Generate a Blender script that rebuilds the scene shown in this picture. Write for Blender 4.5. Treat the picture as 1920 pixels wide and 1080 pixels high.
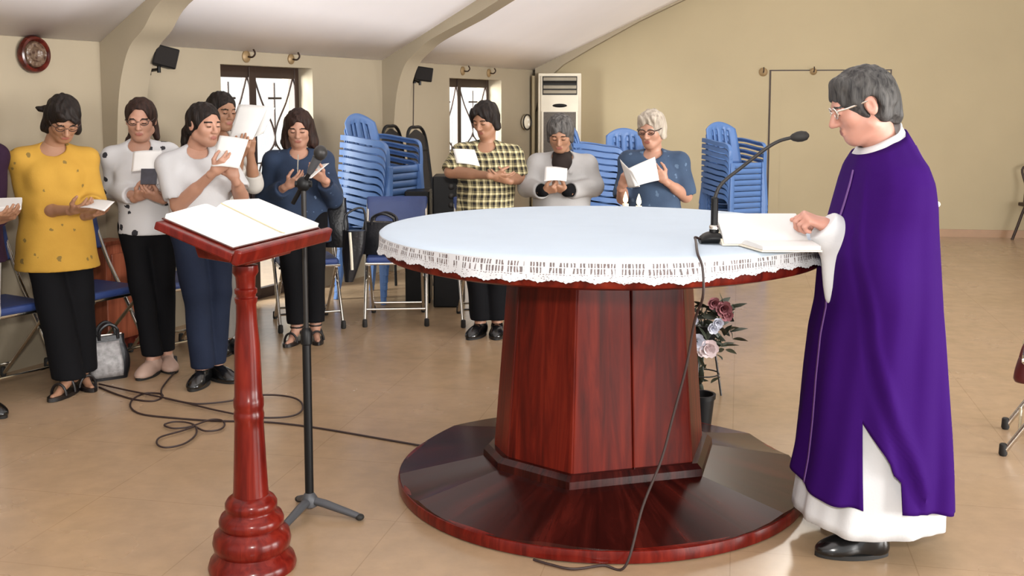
import bpy, bmesh, math, random
import numpy as np
from mathutils import Vector, Matrix

random.seed(7)
PI = math.pi
scn = bpy.context.scene
COL = scn.collection
for o in list(bpy.data.objects):
    bpy.data.objects.remove(o)

# ------------------------------------------------------------------ camera
FOC, CAMH, VC, TANP = 2000.0, 1.53, 390.0, 0.10
PITCH = math.atan(TANP)
cam_d = bpy.data.cameras.new('camera')
cam_d.sensor_width = 36.0
cam_d.lens = FOC / 1920 * 36
cam_d.shift_y = -(540 - VC) / 1920
cam_d.clip_end = 200
cam = bpy.data.objects.new('camera', cam_d)
COL.objects.link(cam)
cam.location = (0, 0, CAMH)
cam.rotation_euler = (PI / 2 - PITCH, 0, 0)
scn.camera = cam

# ------------------------------------------------------------------ world, lamps, exposure
def srgb(c):
    if isinstance(c, str):
        c = [int(c[i:i + 2], 16) for i in (0, 2, 4)]
    r = []
    for v in c:
        v = v / 255.0
        r.append(v / 12.92 if v <= .04045 else ((v + .055) / 1.055) ** 2.4)
    return tuple(r) + (1.0,)

world = bpy.data.worlds.new('world')
scn.world = world
world.use_nodes = True
bg = world.node_tree.nodes['Background']
bg.inputs[0].default_value = (1.0, .985, .97, 1)
bg.inputs[1].default_value = 1.3

def area(name, loc, target, size, power, color=(1, .95, .88)):
    d = bpy.data.lights.new(name, 'AREA')
    d.shape = 'RECTANGLE'
    d.size, d.size_y = size
    d.energy = power
    d.color = color
    o = bpy.data.objects.new(name, d)
    COL.objects.link(o)
    o.location = loc
    o.rotation_euler = (Vector(target) - Vector(loc)).to_track_quat('-Z', 'Y').to_euler()
    return o

fl = bpy.data.lights.new('camera_flash', 'SPOT')      # the photographer's flash, just above the lens
fl.energy = 420
fl.color = (1, .96, .90)
fl.spot_size = math.radians(95)
fl.spot_blend = .6
fl.shadow_soft_size = .10
flo = bpy.data.objects.new('camera_flash', fl)
COL.objects.link(flo)
flo.location = (0.02, -.1, 1.93)
flo.rotation_euler = (PI / 2 - .12, 0, 0)
area('overhead_fill', (1.2, 3.6, 4.6), (1.2, 3.9, 0), (3.0, 3.0), 15)  # added fill from above for the cloth and pages, no known lamp
area('rear_fill', (6.2, -1.5, 1.6), (-1.5, 7, 2.2), (3.5, 2.4), 520, (1, .98, .95))  # added fill from behind right for ceiling and walls, no real opening
sd = area('side_fill', (7.7, 3.0, 1.3), (-1.5, 8.5, 2.2), (4.0, 2.2), 400, (1, .98, .96))  # invented low fill from the right, brightens the left ceiling
sd.data.spread = math.radians(110)
pl = bpy.data.lights.new('gable_fill', 'POINT'); pl.energy = 80; pl.shadow_soft_size = .2; pl.color = (1, .95, .86)  # added point fill for the gable top and far roof, no hanging lamp
plo = bpy.data.objects.new('gable_fill', pl); COL.objects.link(plo); plo.location = (2.6, 9.3, 3.0)
bf = bpy.data.lights.new('roof_fill', 'SPOT')      # added fill aimed up to brighten the roof, no second flash head
bf.energy = 420
bf.color = (1, .97, .95)
bf.spot_size = math.radians(120)
bf.spot_blend = 1.0
bf.shadow_soft_size = .12
bfo = bpy.data.objects.new('roof_fill', bf)
COL.objects.link(bfo)
bfo.location = (0.1, -.25, 1.95)
bfo.rotation_euler = Vector((-1.0, 3.2, 2.6)).to_track_quat('-Z', 'Y').to_euler()

scn.view_settings.view_transform = 'Standard'
scn.view_settings.look = 'None'
scn.view_settings.exposure = -0.1
scn.view_settings.gamma = 1.0
scn.view_settings.use_curve_mapping = False

# ------------------------------------------------------------------ photo geometry helpers
_F = Vector((0, math.cos(PITCH), -math.sin(PITCH)))
_U = Vector((0, math.sin(PITCH), math.cos(PITCH)))
CAM = Vector((0, 0, CAMH))

def ray(u, v):
    return _F + Vector(((u - 960) / FOC, 0, 0)) + _U * ((VC - v) / FOC)

def P(u, v, Y):
    d = ray(u, v)
    return CAM + d * (Y / d.y)

def G(u, v, z=0.0):
    d = ray(u, v)
    return CAM + d * ((z - CAMH) / d.z)

def on_plane(u, v, pt, n, off=0.0):
    d = ray(u, v)
    n = Vector(n)
    return CAM + d * (((Vector(pt) + n * off) - CAM).dot(n) / d.dot(n))

def S(px, Y):
    return px * Y / FOC

# ------------------------------------------------------------------ materials
def newmat(name):
    m = bpy.data.materials.new(name)
    m.use_nodes = True
    nt = m.node_tree
    return m, nt, nt.nodes['Principled BSDF']

def mapped(nt, scale=(1, 1, 1), coord='Object'):
    tc = nt.nodes.new('ShaderNodeTexCoord')
    mp = nt.nodes.new('ShaderNodeMapping')
    mp.inputs['Scale'].default_value = scale
    nt.links.new(tc.outputs[coord], mp.inputs[0])
    return mp.outputs[0]

def noise(nt, vec, scale=5, detail=4, rough=.55, dist=0):
    n = nt.nodes.new('ShaderNodeTexNoise')
    n.inputs['Scale'].default_value = scale
    n.inputs['Detail'].default_value = detail
    n.inputs['Roughness'].default_value = rough
    n.inputs['Distortion'].default_value = dist
    nt.links.new(vec, n.inputs['Vector'])
    return n.outputs[0]

def ramp(nt, fac, stops, interp='LINEAR'):
    r = nt.nodes.new('ShaderNodeValToRGB')
    r.color_ramp.interpolation = interp
    while len(r.color_ramp.elements) < len(stops):
        r.color_ramp.elements.new(.5)
    for e, (p, c) in zip(r.color_ramp.elements, stops):
        e.position = p
        e.color = srgb(c) if (isinstance(c, str) or len(c) == 3) else c
    nt.links.new(fac, r.inputs[0])
    return r.outputs[0]

def math_n(nt, op, a, b=None, c=None):
    n = nt.nodes.new('ShaderNodeMath')
    n.operation = op
    for i, x in enumerate((a, b, c)):
        if x is None:
            continue
        if isinstance(x, (int, float)):
            n.inputs[i].default_value = x
        else:
            nt.links.new(x, n.inputs[i])
    return n.outputs[0]

def add_bump(nt, b, h, strength, dist=.01):
    n = nt.nodes.new('ShaderNodeBump')
    n.inputs['Strength'].default_value = strength
    n.inputs['Distance'].default_value = dist
    nt.links.new(h, n.inputs['Height'])
    nt.links.new(n.outputs[0], b.inputs['Normal'])

def mat(name, col, rough=.5, metal=0.0, vary=.08, vscale=6, stretch=(1, 1, 1), bump=0.0, bscale=60, bstretch=None,
        coat=0.0, spec=.5, sheen=0.0, emit=None, estr=0.0, sss=0.0, alpha=1.0):
    m, nt, b = newmat(name)
    c = srgb(col)
    b.inputs['Roughness'].default_value = rough
    b.inputs['Metallic'].default_value = metal
    b.inputs['Specular IOR Level'].default_value = spec
    b.inputs['Coat Weight'].default_value = coat
    b.inputs['Coat Roughness'].default_value = .12
    b.inputs['Sheen Weight'].default_value = sheen
    b.inputs['Alpha'].default_value = alpha
    if sss:
        b.inputs['Subsurface Weight'].default_value = sss
        b.inputs['Subsurface Radius'].default_value = (.012, .005, .003)
    vec = mapped(nt, stretch)
    if vary:
        lo = tuple(x * (1 - vary) for x in c[:3]) + (1,)
        hi = tuple(min(1, x * (1 + vary)) for x in c[:3]) + (1,)
        nt.links.new(ramp(nt, noise(nt, vec, vscale), [(.3, lo), (.7, hi)]), b.inputs['Base Color'])
    else:
        b.inputs['Base Color'].default_value = c
    if bump:
        v2 = mapped(nt, bstretch) if bstretch else vec
        add_bump(nt, b, noise(nt, v2, bscale, 5), bump)
    if emit:
        b.inputs['Emission Color'].default_value = srgb(emit)
        b.inputs['Emission Strength'].default_value = estr
    return m

def wood(name, dark, mid, light, scale=(14, 14, 1.0), rough=.28, coat=.5, polar=False):
    m, nt, b = newmat(name)
    tc = nt.nodes.new('ShaderNodeTexCoord')
    if polar:
        sx = nt.nodes.new('ShaderNodeSeparateXYZ')
        nt.links.new(tc.outputs['Object'], sx.inputs[0])
        ang = math_n(nt, 'ARCTAN2', sx.outputs[1], sx.outputs[0])
        rr = math_n(nt, 'POWER', math_n(nt, 'ADD', math_n(nt, 'MULTIPLY', sx.outputs[0], sx.outputs[0]),
                                        math_n(nt, 'MULTIPLY', sx.outputs[1], sx.outputs[1])), .5)
        cb = nt.nodes.new('ShaderNodeCombineXYZ')
        nt.links.new(math_n(nt, 'MULTIPLY', ang, scale[0]), cb.inputs[0])
        nt.links.new(math_n(nt, 'MULTIPLY', rr, scale[2]), cb.inputs[1])
        vec = cb.outputs[0]
    else:
        mp = nt.nodes.new('ShaderNodeMapping')
        mp.inputs['Scale'].default_value = scale
        nt.links.new(tc.outputs['Object'], mp.inputs[0])
        vec = mp.outputs[0]
    n1 = noise(nt, vec, 1.0, 6, .6, .6)
    col = ramp(nt, n1, [(.30, dark), (.5, mid), (.72, light)])
    nt.links.new(col, b.inputs['Base Color'])
    b.inputs['Roughness'].default_value = rough
    b.inputs['Coat Weight'].default_value = coat
    b.inputs['Coat Roughness'].default_value = .15
    b.inputs['Specular IOR Level'].default_value = .14
    add_bump(nt, b, n1, .08, .004)
    return m

MAT = {}
MAT['wall'] = mat('cream_plaster', (155, 143, 122), .75, vary=.05, vscale=1.3, bump=.05, bscale=40)
MAT['gable'] = mat('tan_plaster', (168, 154, 124), .75, vary=.05, vscale=.8, bump=.05, bscale=40)
MAT['ceil'] = mat('pale_ceiling_paint', (248, 246, 251), .8, vary=.04, vscale=.7)
MAT['base'] = mat('brown_skirting_tile', '9a7757', .4)
MAT['mahogany'] = wood('red_mahogany', (44, 8, 5), (88, 20, 11), (124, 38, 22), (16, 16, .9), .42, .08)
MAT['mahogany_base'] = wood('dark_mahogany_polar', (26, 6, 5), (46, 12, 9), (76, 24, 18), (10, 1, 1.6), .26, .25, True)
MAT['mahogany_lec'] = wood('red_lacquered_wood', (66, 12, 8), (92, 20, 13), (114, 33, 22), (30, 30, 3), .28, .2)
MAT['darkwood'] = wood('dark_plaque_wood', '2a0d0a', '4a1a13', '6b2a20', (20, 20, 20), .25, .5)
MAT['cabwood'] = wood('brown_cabinet_wood', '6b3424', '8a4a33', 'a05c42', (20, 20, 2), .4, .2)
MAT['chrome'] = mat('chrome_tube', 'd8d4cc', .18, 1.0, vary=0)
MAT['steel_dark'] = mat('dark_steel', (46, 44, 43), .45, .5, vary=.05)
MAT['black'] = mat('black_plastic', (14, 14, 15), .45, vary=.1, spec=.25)
MAT['blacksoft'] = mat('black_rubber', '181614', .7, vary=.1)
MAT['greycast'] = mat('grey_cast_iron', '4b4c50', .5, .3, vary=.1)
MAT['brownmetal'] = mat('brown_painted_metal', '33231b', .45, .2, vary=.08)
MAT['blueplastic'] = mat('blue_plastic', (84, 118, 172), .42, vary=.06, vscale=3)
MAT['bluepad'] = mat('navy_vinyl', '2c3f74', .45, vary=.08, bump=.1, bscale=90)
MAT['white'] = mat('white_plastic', 'e6e2d8', .4, vary=.02)
MAT['offwhite'] = mat('aged_white_plastic', 'dcd4c2', .45, vary=.04)
MAT['paper'] = mat('white_paper', (212, 211, 209), .8, vary=.02)
MAT['cloth'] = mat('white_linen', (182, 196, 210), .9, vary=.015, bump=.06, bscale=160)
MAT['mesh'] = mat('black_mesh_fabric', '1a1614', .8, vary=.1, alpha=.86)
MAT['wire'] = mat('dark_cable', '2b1a17', .55, vary=.05)

# floor: polished beige tiles with faint joints
def floor_mat():
    m, nt, b = newmat('polished_beige_tile')
    vec = mapped(nt, (1, 1, 1))
    n1 = noise(nt, vec, .7, 5)
    n2 = noise(nt, vec, 9, 6, .6)
    c = ramp(nt, n1, [(.3, (156, 131, 101)), (.7, (166, 141, 115))])
    c2 = ramp(nt, n2, [(.35, (.90, .90, .90, 1)), (.65, (1.04, 1.03, 1.02, 1))])
    mx = nt.nodes.new('ShaderNodeMix'); mx.data_type = 'RGBA'; mx.blend_type = 'MULTIPLY'
    mx.inputs[0].default_value = 1
    nt.links.new(c, mx.inputs[6]); nt.links.new(c2, mx.inputs[7])
    br = nt.nodes.new('ShaderNodeTexBrick')
    br.offset = 0
    br.inputs['Scale'].default_value = 1.0
    br.inputs['Brick Width'].default_value = .6
    br.inputs['Row Height'].default_value = .6
    br.inputs['Mortar Size'].default_value = .0022
    br.inputs['Color1'].default_value = (1, 1, 1, 1)
    br.inputs['Color2'].default_value = (1, 1, 1, 1)
    br.inputs['Mortar'].default_value = (.84, .81, .78, 1)
    tc = nt.nodes.new('ShaderNodeTexCoord')
    mp = nt.nodes.new('ShaderNodeMapping')
    mp.inputs['Rotation'].default_value = (0, 0, math.radians(12))
    nt.links.new(tc.outputs['Object'], mp.inputs[0])
    nt.links.new(mp.outputs[0], br.inputs['Vector'])
    m2 = nt.nodes.new('ShaderNodeMix'); m2.data_type = 'RGBA'; m2.blend_type = 'MULTIPLY'
    m2.inputs[0].default_value = 1
    nt.links.new(mx.outputs[2], m2.inputs[6]); nt.links.new(br.outputs[0], m2.inputs[7])
    nt.links.new(m2.outputs[2], b.inputs['Base Color'])
    r = ramp(nt, n1, [(.3, (.20, .20, .20, 1)), (.7, (.30, .30, .30, 1))])
    nt.links.new(r, b.inputs['Roughness'])
    b.inputs['Specular IOR Level'].default_value = .38
    return m
MAT['floor'] = floor_mat()

# ------------------------------------------------------------------ mesh helpers
class MB:
    def __init__(s):
        s.v, s.f, s.m, s.uv = [], [], [], {}
    def vert(s, p):
        s.v.append(tuple(p)); return len(s.v) - 1
    def face(s, ids, m=0):
        s.f.append(tuple(ids)); s.m.append(m)
    def box(s, c, size, M=None, m=0, taper=1.0):
        hx, hy, hz = [x / 2 for x in size]
        b0 = len(s.v)
        for z in (-1, 1):
            t = taper if z > 0 else 1.0
            for x, y in ((-1, -1), (1, -1), (1, 1), (-1, 1)):
                p = Vector((x * hx * t, y * hy * t, z * hz))
                if M is not None:
                    p = M @ p
                s.v.append(tuple(p + Vector(c)))
        for q in ((3, 2, 1, 0), (4, 5, 6, 7), (0, 1, 5, 4), (1, 2, 6, 5), (2, 3, 7, 6), (3, 0, 4, 7)):
            s.face([b0 + i for i in q], m)
        return s
    def hexa(s, pts, m=0):
        b0 = len(s.v)
        for p in pts:
            s.v.append(tuple(p))
        for q in ((3, 2, 1, 0), (4, 5, 6, 7), (0, 1, 5, 4), (1, 2, 6, 5), (2, 3, 7, 6), (3, 0, 4, 7)):
            s.face([b0 + i for i in q], m)
        return s
    def tube(s, pts, r, seg=10, cap=True, m=0, closed=False, flat=1.0):
        pts = [Vector(p) for p in pts]
        n = len(pts)
        rs = r if isinstance(r, (list, tuple)) else [r] * n
        rings = []
        up = None
        for i, p in enumerate(pts):
            if closed:
                t = (pts[(i + 1) % n] - pts[i - 1]).normalized()
            else:
                t = (pts[min(i + 1, n - 1)] - pts[max(i - 1, 0)]).normalized()
            if up is None:
                up = Vector((0, 0, 1)) if abs(t.z) < .9 else Vector((1, 0, 0))
            a = t.cross(up)
            if a.length < 1e-5:
                a = t.cross(Vector((0, 1, 0)))
            a.normalize()
            bb = a.cross(t).normalized()
            up = bb
            ring = []
            for k in range(seg):
                w = 2 * PI * k / seg
                ring.append(s.vert(p + (a * math.cos(w) + bb * math.sin(w) * flat) * rs[i]))
            rings.append(ring)
        for i in range(n if closed else n - 1):
            A, B = rings[i], rings[(i + 1) % n]
            for k in range(seg):
                s.face((A[k], A[(k + 1) % seg], B[(k + 1) % seg], B[k]), m)
        if cap and not closed:
            s.face(list(reversed(rings[0])), m)
            s.face(rings[-1], m)
        return s
    def lathe(s, prof, c=(0, 0, 0), seg=48, m=0, axis=None, cap=True):
        c = Vector(c)
        Mx = Vector((0, 0, 1)).rotation_difference(Vector(axis)).to_matrix() if axis is not None else None
        rings = []
        for r, z in prof:
            ring = []
            for k in range(seg):
                w = 2 * PI * k / seg
                p = Vector((r * math.cos(w), r * math.sin(w), z))
                if Mx is not None:
                    p = Mx @ p
                ring.append(s.vert(c + p))
            rings.append(ring)
        for A, B in zip(rings[:-1], rings[1:]):
            for k in range(seg):
                s.face((A[k], A[(k + 1) % seg], B[(k + 1) % seg], B[k]), m)
        if cap:
            s.face(list(reversed(rings[0])), m)
            s.face(rings[-1], m)
        return s
    def sphere(s, c, r, seg=16, rings=10, m=0, M=None):
        r = r if isinstance(r, (list, tuple)) else (r, r, r)
        c = Vector(c)
        R = []
        for i in range(rings + 1):
            th = PI * i / rings
            ring = []
            for k in range(seg):
                w = 2 * PI * k / seg
                p = Vector((r[0] * math.sin(th) * math.cos(w), r[1] * math.sin(th) * math.sin(w), -r[2] * math.cos(th)))
                if M is not None:
                    p = M @ p
                ring.append(s.vert(c + p))
            R.append(ring)
        for A, B in zip(R[:-1], R[1:]):
            for k in range(seg):
                s.face((A[k], A[(k + 1) % seg], B[(k + 1) % seg], B[k]), m)
        return s
    def prism(s, poly, d0, d1, fn, m=0):
        """poly: list of (a,b); fn(a,b,d)->point; extruded from d0 to d1"""
        A = [s.vert(fn(a, b, d0)) for a, b in poly]
        B = [s.vert(fn(a, b, d1)) for a, b in poly]
        n = len(poly)
        for i in range(n):
            s.face((A[i], A[(i + 1) % n], B[(i + 1) % n], B[i]), m)
        s.face(list(reversed(A)), m)
        s.face(B, m)
        return s
    def grid(s, fn, nu, nv, m=0, skip=None, closed=False):
        ids = [[s.vert(fn(i / nu, j / nv)) for j in range(nv + 1)] for i in range(nu + (0 if closed else 1))]
        for i in range(nu):
            for j in range(nv):
                if skip and skip(i, j):
                    continue
                i2 = (i + 1) % len(ids)
                s.face((ids[i][j], ids[i2][j], ids[i2][j + 1], ids[i][j + 1]), m)
        return ids
    def build(s, name, mats, parent=None, smooth=True, bevel=0.0, solid=0.0, subd=0, angle=40, loc=None, weld=False):
        me = bpy.data.meshes.new(name)
        me.from_pydata(s.v, [], s.f)
        mats = mats if isinstance(mats, (list, tuple)) else [mats]
        for x in mats:
            me.materials.append(x)
        if len(mats) > 1:
            me.polygons.foreach_set('material_index', s.m)
        bm = bmesh.new(); bm.from_mesh(me)
        if weld:
            bmesh.ops.remove_doubles(bm, verts=bm.verts, dist=1e-5)
        bmesh.ops.recalc_face_normals(bm, faces=bm.faces)
        bm.to_mesh(me); bm.free()
        return link(name, me, parent, smooth, bevel, solid, subd, angle, loc)

def link(name, me, parent=None, smooth=True, bevel=0.0, solid=0.0, subd=0, angle=40, loc=None):
    o = bpy.data.objects.new(name, me)
    COL.objects.link(o)
    if parent is not None:
        o.parent = parent
    if smooth:
        me.polygons.foreach_set('use_smooth', [True] * len(me.polygons))
        if not subd:
            try:
                me.set_sharp_from_angle(angle=math.radians(angle))
            except Exception:
                pass
    if solid:
        md = o.modifiers.new('thickness', 'SOLIDIFY'); md.thickness = solid; md.offset = 0
    if bevel:
        md = o.modifiers.new('bevel', 'BEVEL'); md.width = bevel; md.segments = 2; md.limit_method = 'ANGLE'
        md.angle_limit = math.radians(40)
    if subd:
        md = o.modifiers.new('subdivision', 'SUBSURF'); md.levels = subd; md.render_levels = subd
    if loc is not None:
        o.location = loc
    return o

def tag(o, label, cat, group=None, kind=None):
    o['label'] = label; o['category'] = cat
    if group: o['group'] = group
    if kind: o['kind'] = kind
    return o

def thing(name, label, cat, loc=(0, 0, 0), rz=0.0, group=None):
    o = bpy.data.objects.new(name, None)
    COL.objects.link(o)
    o.empty_display_size = .1
    o.location = loc
    o.rotation_euler = (0, 0, rz)
    return tag(o, label, cat, group)

def struct(o):
    o['kind'] = 'structure'
    return o

def dup(root, loc, rz=None, label=None, group=None, rx=None):
    c = root.copy(); COL.objects.link(c)
    c.location = loc
    if rz is not None:
        c.rotation_euler = (rx or 0, 0, rz)
    if label: c['label'] = label
    if group: c['group'] = group
    for ch in list(root.children):
        d = ch.copy(); COL.objects.link(d); d.parent = c
        for g in list(ch.children):
            e = g.copy(); COL.objects.link(e); e.parent = d
    return c

def spline(pts, n=8):
    pts = [Vector(p) for p in pts]
    out = []
    for i in range(len(pts) - 1):
        p0 = pts[max(i - 1, 0)]; p1 = pts[i]; p2 = pts[i + 1]; p3 = pts[min(i + 2, len(pts) - 1)]
        for k in range(n):
            t = k / n
            out.append(.5 * ((2 * p1) + (p2 - p0) * t + (2 * p0 - 5 * p1 + 4 * p2 - p3) * t * t + (3 * p1 - p0 - 3 * p2 + p3) * t ** 3))
    out.append(pts[-1])
    return out

def lerp(a, b, t): return a + (b - a) * t
def interp(x, xs, ys): return float(np.interp(x, xs, ys))
# ------------------------------------------------------------------ the room
g1, g2 = G(1745, 443), G(1920, 446)
gdir = (g2 - g1).normalized()
gnorm = Vector((gdir.y, -gdir.x, 0))          # towards the camera
CORN = on_plane(1006, 300, g1, gnorm); CORN.z = 0
ZC = on_plane(1006, 130, g1, gnorm).z           # eaves height
A0 = G(0, 62, ZC); A0.z = 0
wdir = (CORN - A0).normalized()
wn = Vector((wdir.y, -wdir.x, 0))              # into the room
WL = (CORN - A0).length

def W(s, z, off=0.0):
    p = A0 + wdir * s + wn * off
    return Vector((p.x, p.y, z))

def wall_s(u, v, off=0.0):
    p = on_plane(u, v, A0, wn, off)
    return (p - A0).dot(wdir), p.z

def Gb(s, z, off=0.0):                            # gable coordinates: s metres from the corner
    p = CORN + gdir * s + gnorm * off
    return Vector((p.x, p.y, z))

def gable_s(u, v, off=0.0):
    p = on_plane(u, v, CORN, gnorm, off)
    return (p - CORN).dot(gdir), p.z

fm = MB()
fm.box((1, 5, -.05), (22, 26, .1))
struct(fm.build('floor', MAT['floor'], smooth=False))

TH = .30                                          # wall thickness
w1 = (wall_s(415, 200)[0], wall_s(587, 200)[0], wall_s(500, 124)[1])
w2 = (wall_s(843, 200)[0], wall_s(940, 200)[0], wall_s(890, 148)[1])
wm = MB()
def wbox(s0, s1, z0, z1):
    wm.hexa([W(s0, z0), W(s1, z0), W(s1, z0, -TH), W(s0, z0, -TH), W(s0, z1), W(s1, z1), W(s1, z1, -TH), W(s0, z1, -TH)])
wbox(-6.0, w1[0], 0, ZC); wbox(w1[0], w1[1], w1[2], ZC); wbox(w1[1], w2[0], 0, ZC)
wbox(w2[0], w2[1], w2[2], ZC); wbox(w2[1], WL + .3, 0, ZC)
struct(wm.build('wall_left', MAT['wall'], smooth=False))
gm = MB()
gm.hexa([Gb(-.25, 0), Gb(9, 0), Gb(9, 0, -.25), Gb(-.25, 0, -.25), Gb(-.25, 6.5), Gb(9, 6.5), Gb(9, 6.5, -.25), Gb(-.25, 6.5, -.25)])
struct(gm.build('wall_back', MAT['gable'], smooth=False))
bm_ = MB()
bm_.hexa([Gb(0.02, 0, .001), Gb(9, 0, .001), Gb(9, 0, .02), Gb(0.02, 0, .02), Gb(0.02, .085, .001), Gb(9, .085, .001), Gb(9, .085, .02), Gb(0.02, .085, .02)])
struct(bm_.build('baseboard_back', MAT['base'], smooth=False))

rm = MB()
rm.box((8.1, 4.6, 3.25), (.25, 18, 6.5))
struct(rm.build('wall_right', MAT['gable'], smooth=False))
# ribs: pilaster that bends over into the sloping roof beam
S1 = wall_s(187, 100)[0]; S2 = wall_s(716, 130)[0]
def slope_at(s0, u, v=0.0):                      # roof slope along the line through W(s0) square to the wall
    best = None
    n = wdir
    p = on_plane(u, v, W(s0, 0), n)
    q = (p - W(s0, 0)).dot(wn)
    return (p.z - ZC) / q
K1 = slope_at(S1, 267); K2 = slope_at(S2, 889)
def rib(s0, width, k, name, fn=None):
    fn = fn or (lambda q, z, d: W(s0 + d, z, q))
    inner = [(.10, -.0), (.10, .7), (.11, 1.2), (.135, 1.5), (.175, 1.70), (.245, ZC - .045), (.36, ZC + .06), (.50, ZC + .50 * k - .10), (.9, ZC + .9 * k - .13), (6, ZC + 6 * k - .15)]
    sp = spline([(a, b, 0) for a, b in inner[2:-1]], 5)
    poly = [(-.02, 0), (.10, 0), (.10, .7)] + [(p.x, p.y) for p in sp] + [(6, ZC + 6 * k - .15), (6, ZC + 6 * k + .06), (-.02, ZC + .06)]
    m = MB(); m.prism(poly, 0, width, fn)
    return struct(m.build(name, MAT['wall'], angle=35))
rib(S1, .24, K1, 'trim_1')
rib(S2, .24, K2, 'trim_2')
# half rib against the gable
gq, gz = gable_s(1280, 0)
KG = (gz - ZC) / gq
pm = MB()
poly = [(0, ZC - .5), (.05, ZC - .3), (.16, ZC - .1), (.33, ZC + .05), (.7, ZC + .7 * KG - .06), (1.2, ZC + 1.2 * KG - .02), (6, ZC + 6 * KG), (6, ZC + 6 * KG + .1), (0, ZC + .1)]
pm.prism(poly, 0, .16, lambda a, b, d: Gb(a, b, d))
struct(pm.build('trim_3', MAT['wall'], angle=35))

# ceiling: ruled bays between the ribs
def cline(kind):
    if kind == 0: return W(-6, ZC), W(-6, ZC + 6 * K1, 6)
    if kind == 1: return W(S1 + .1, ZC), W(S1 + .1, ZC + 6 * K1, 6)
    if kind == 2: return W(S2 + .1, ZC), W(S2 + .1, ZC + 6 * K2, 6)
    return Gb(0, ZC, -.01), Gb(6, ZC + 6 * KG, -.01)
cm = MB()
for a, b in ((0, 1), (1, 2), (2, 3)):
    (p0, p1), (q0, q1) = cline(a), cline(b)
    cm.grid(lambda i, j, p0=p0, p1=p1, q0=q0, q1=q1: (p0.lerp(p1, j)).lerp(q0.lerp(q1, j), i), 12, 12)
struct(cm.build('ceiling', MAT['ceil'], solid=.03))

# windows: brown steel frames set at the outer face, with grilles
def glass():
    m, nt, b = newmat('window_glass')
    nt.nodes.remove(b)
    t = nt.nodes.new('ShaderNodeBsdfTransparent'); g = nt.nodes.new('ShaderNodeBsdfGlossy')
    g.inputs['Roughness'].default_value = .02
    t.inputs[0].default_value = (.96, .98, .98, 1)
    mx = nt.nodes.new('ShaderNodeMixShader'); mx.inputs[0].default_value = .06
    nt.links.new(t.outputs[0], mx.inputs[1]); nt.links.new(g.outputs[0], mx.inputs[2])
    nt.links.new(mx.outputs[0], nt.nodes['Material Output'].inputs[0])
    return m
MAT['glass'] = glass()
def window(num, wdat, uR, uM, stile, nrail):
    s0, s1, zt = wdat
    # reveal depth so that the frame's outer edge shows at uR
    off = -.05
    while off > -TH + .03:
        if wall_s(uR, 200, off)[0] > s1: break
        off -= .005
    off = max(off, -TH + .04)
    root = bpy.data.objects.new('window_%d' % num, None); COL.objects.link(root); struct(root)
    root.location = W((s0 + s1) / 2, 0, off)
    inv = -Vector(root.location)
    def part(m, name, mt, **k):
        m.v = [tuple(Vector(p) + inv) for p in m.v]
        return m.build(name, mt, root, **k)
    z0 = .03
    fr = MB()
    def bar(a0, a1, b0, b1, d=.05):
        fr.hexa([W(a0, b0, off - d / 2), W(a1, b0, off - d / 2), W(a1, b0, off + d / 2), W(a0, b0, off + d / 2),
                 W(a0, b1, off - d / 2), W(a1, b1, off - d / 2), W(a1, b1, off + d / 2), W(a0, b1, off + d / 2)])
    tb = .085
    bar(s0 - .02, s1, zt - tb, zt); bar(s0 - .02, s1, z0 - .03, z0 + .05)
    bar(s1 - stile, s1, z0, zt, .06); bar(s0 - .02, s0 + .04, z0, zt, .06)
    sm = wall_s(uM, 200, off)[0]
    bar(sm - stile * .75, sm + stile * .75, z0, zt, .07)
    bar(s0, s1, .78, .84)
    part(fr, 'window_frame', MAT['brownmetal'], bevel=.004, smooth=False)
    gr = MB()
    cs = [((s0 + .04 + sm - stile * .75) / 2, sm - stile * .75 - s0 - .04), ((sm + stile * .75 + s1 - stile) / 2, s1 - stile - sm - stile * .75)]
    for c, wd in cs:
        if wd < .1: continue
        o2 = off + .012
        h = wd / 2
        for sg in (-1, 1):
            gr.tube(spline([W(c + sg * h * .98, zt - tb, o2), W(c + sg * h * .62, zt - .27, o2), W(c + sg * h * .10, zt - .46, o2), W(c + sg * h * .06, zt - .60, o2), W(c + sg * h * .7, zt - .74, o2), W(c + sg * h, zt - .95, o2)], 6), .007, 6)
        gr.tube([W(c, zt - .12, o2), W(c, zt - .62, o2)], .009, 6)
        gr.tube([W(c - h * .35, zt - .24, o2), W(c + h * .35, zt - .24, o2)], .009, 6)
        for k in range(5):
            z = zt - .74 - k * .09
            if z > .85:
                gr.tube([W(c - h, z, o2), W(c + h, z, o2)], .006, 6)
        for k in (-.5, 0, .5):
            gr.tube([W(c + h * k, zt - .66, o2), W(c + h * k, .82, o2)], .006, 6)
    part(gr, 'window_grille', MAT['brownmetal'])
    gl = MB()
    gl.hexa([W(s0, z0, off - .004), W(s1, z0, off - .004), W(s1, z0, off - .010), W(s0, z0, off - .010), W(s0, zt, off - .004), W(s1, zt, off - .004), W(s1, zt, off - .010), W(s0, zt, off - .010)])
    part(gl, 'window_glass', MAT['glass'], smooth=False)
window(1, w1, 556, 468, .055, 1)
window(2, w2, 912, 856, .05, 1)

# daylight slanting in through the two openings
for s0_, s1_, zt_ in (w1, w2):
    area('window_daylight', W(s0_ - 1.0, 1.5, -1.3), W(s1_, 1.15, -.1), (1.0, 1.4), 420, (1, .98, .94))

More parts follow.
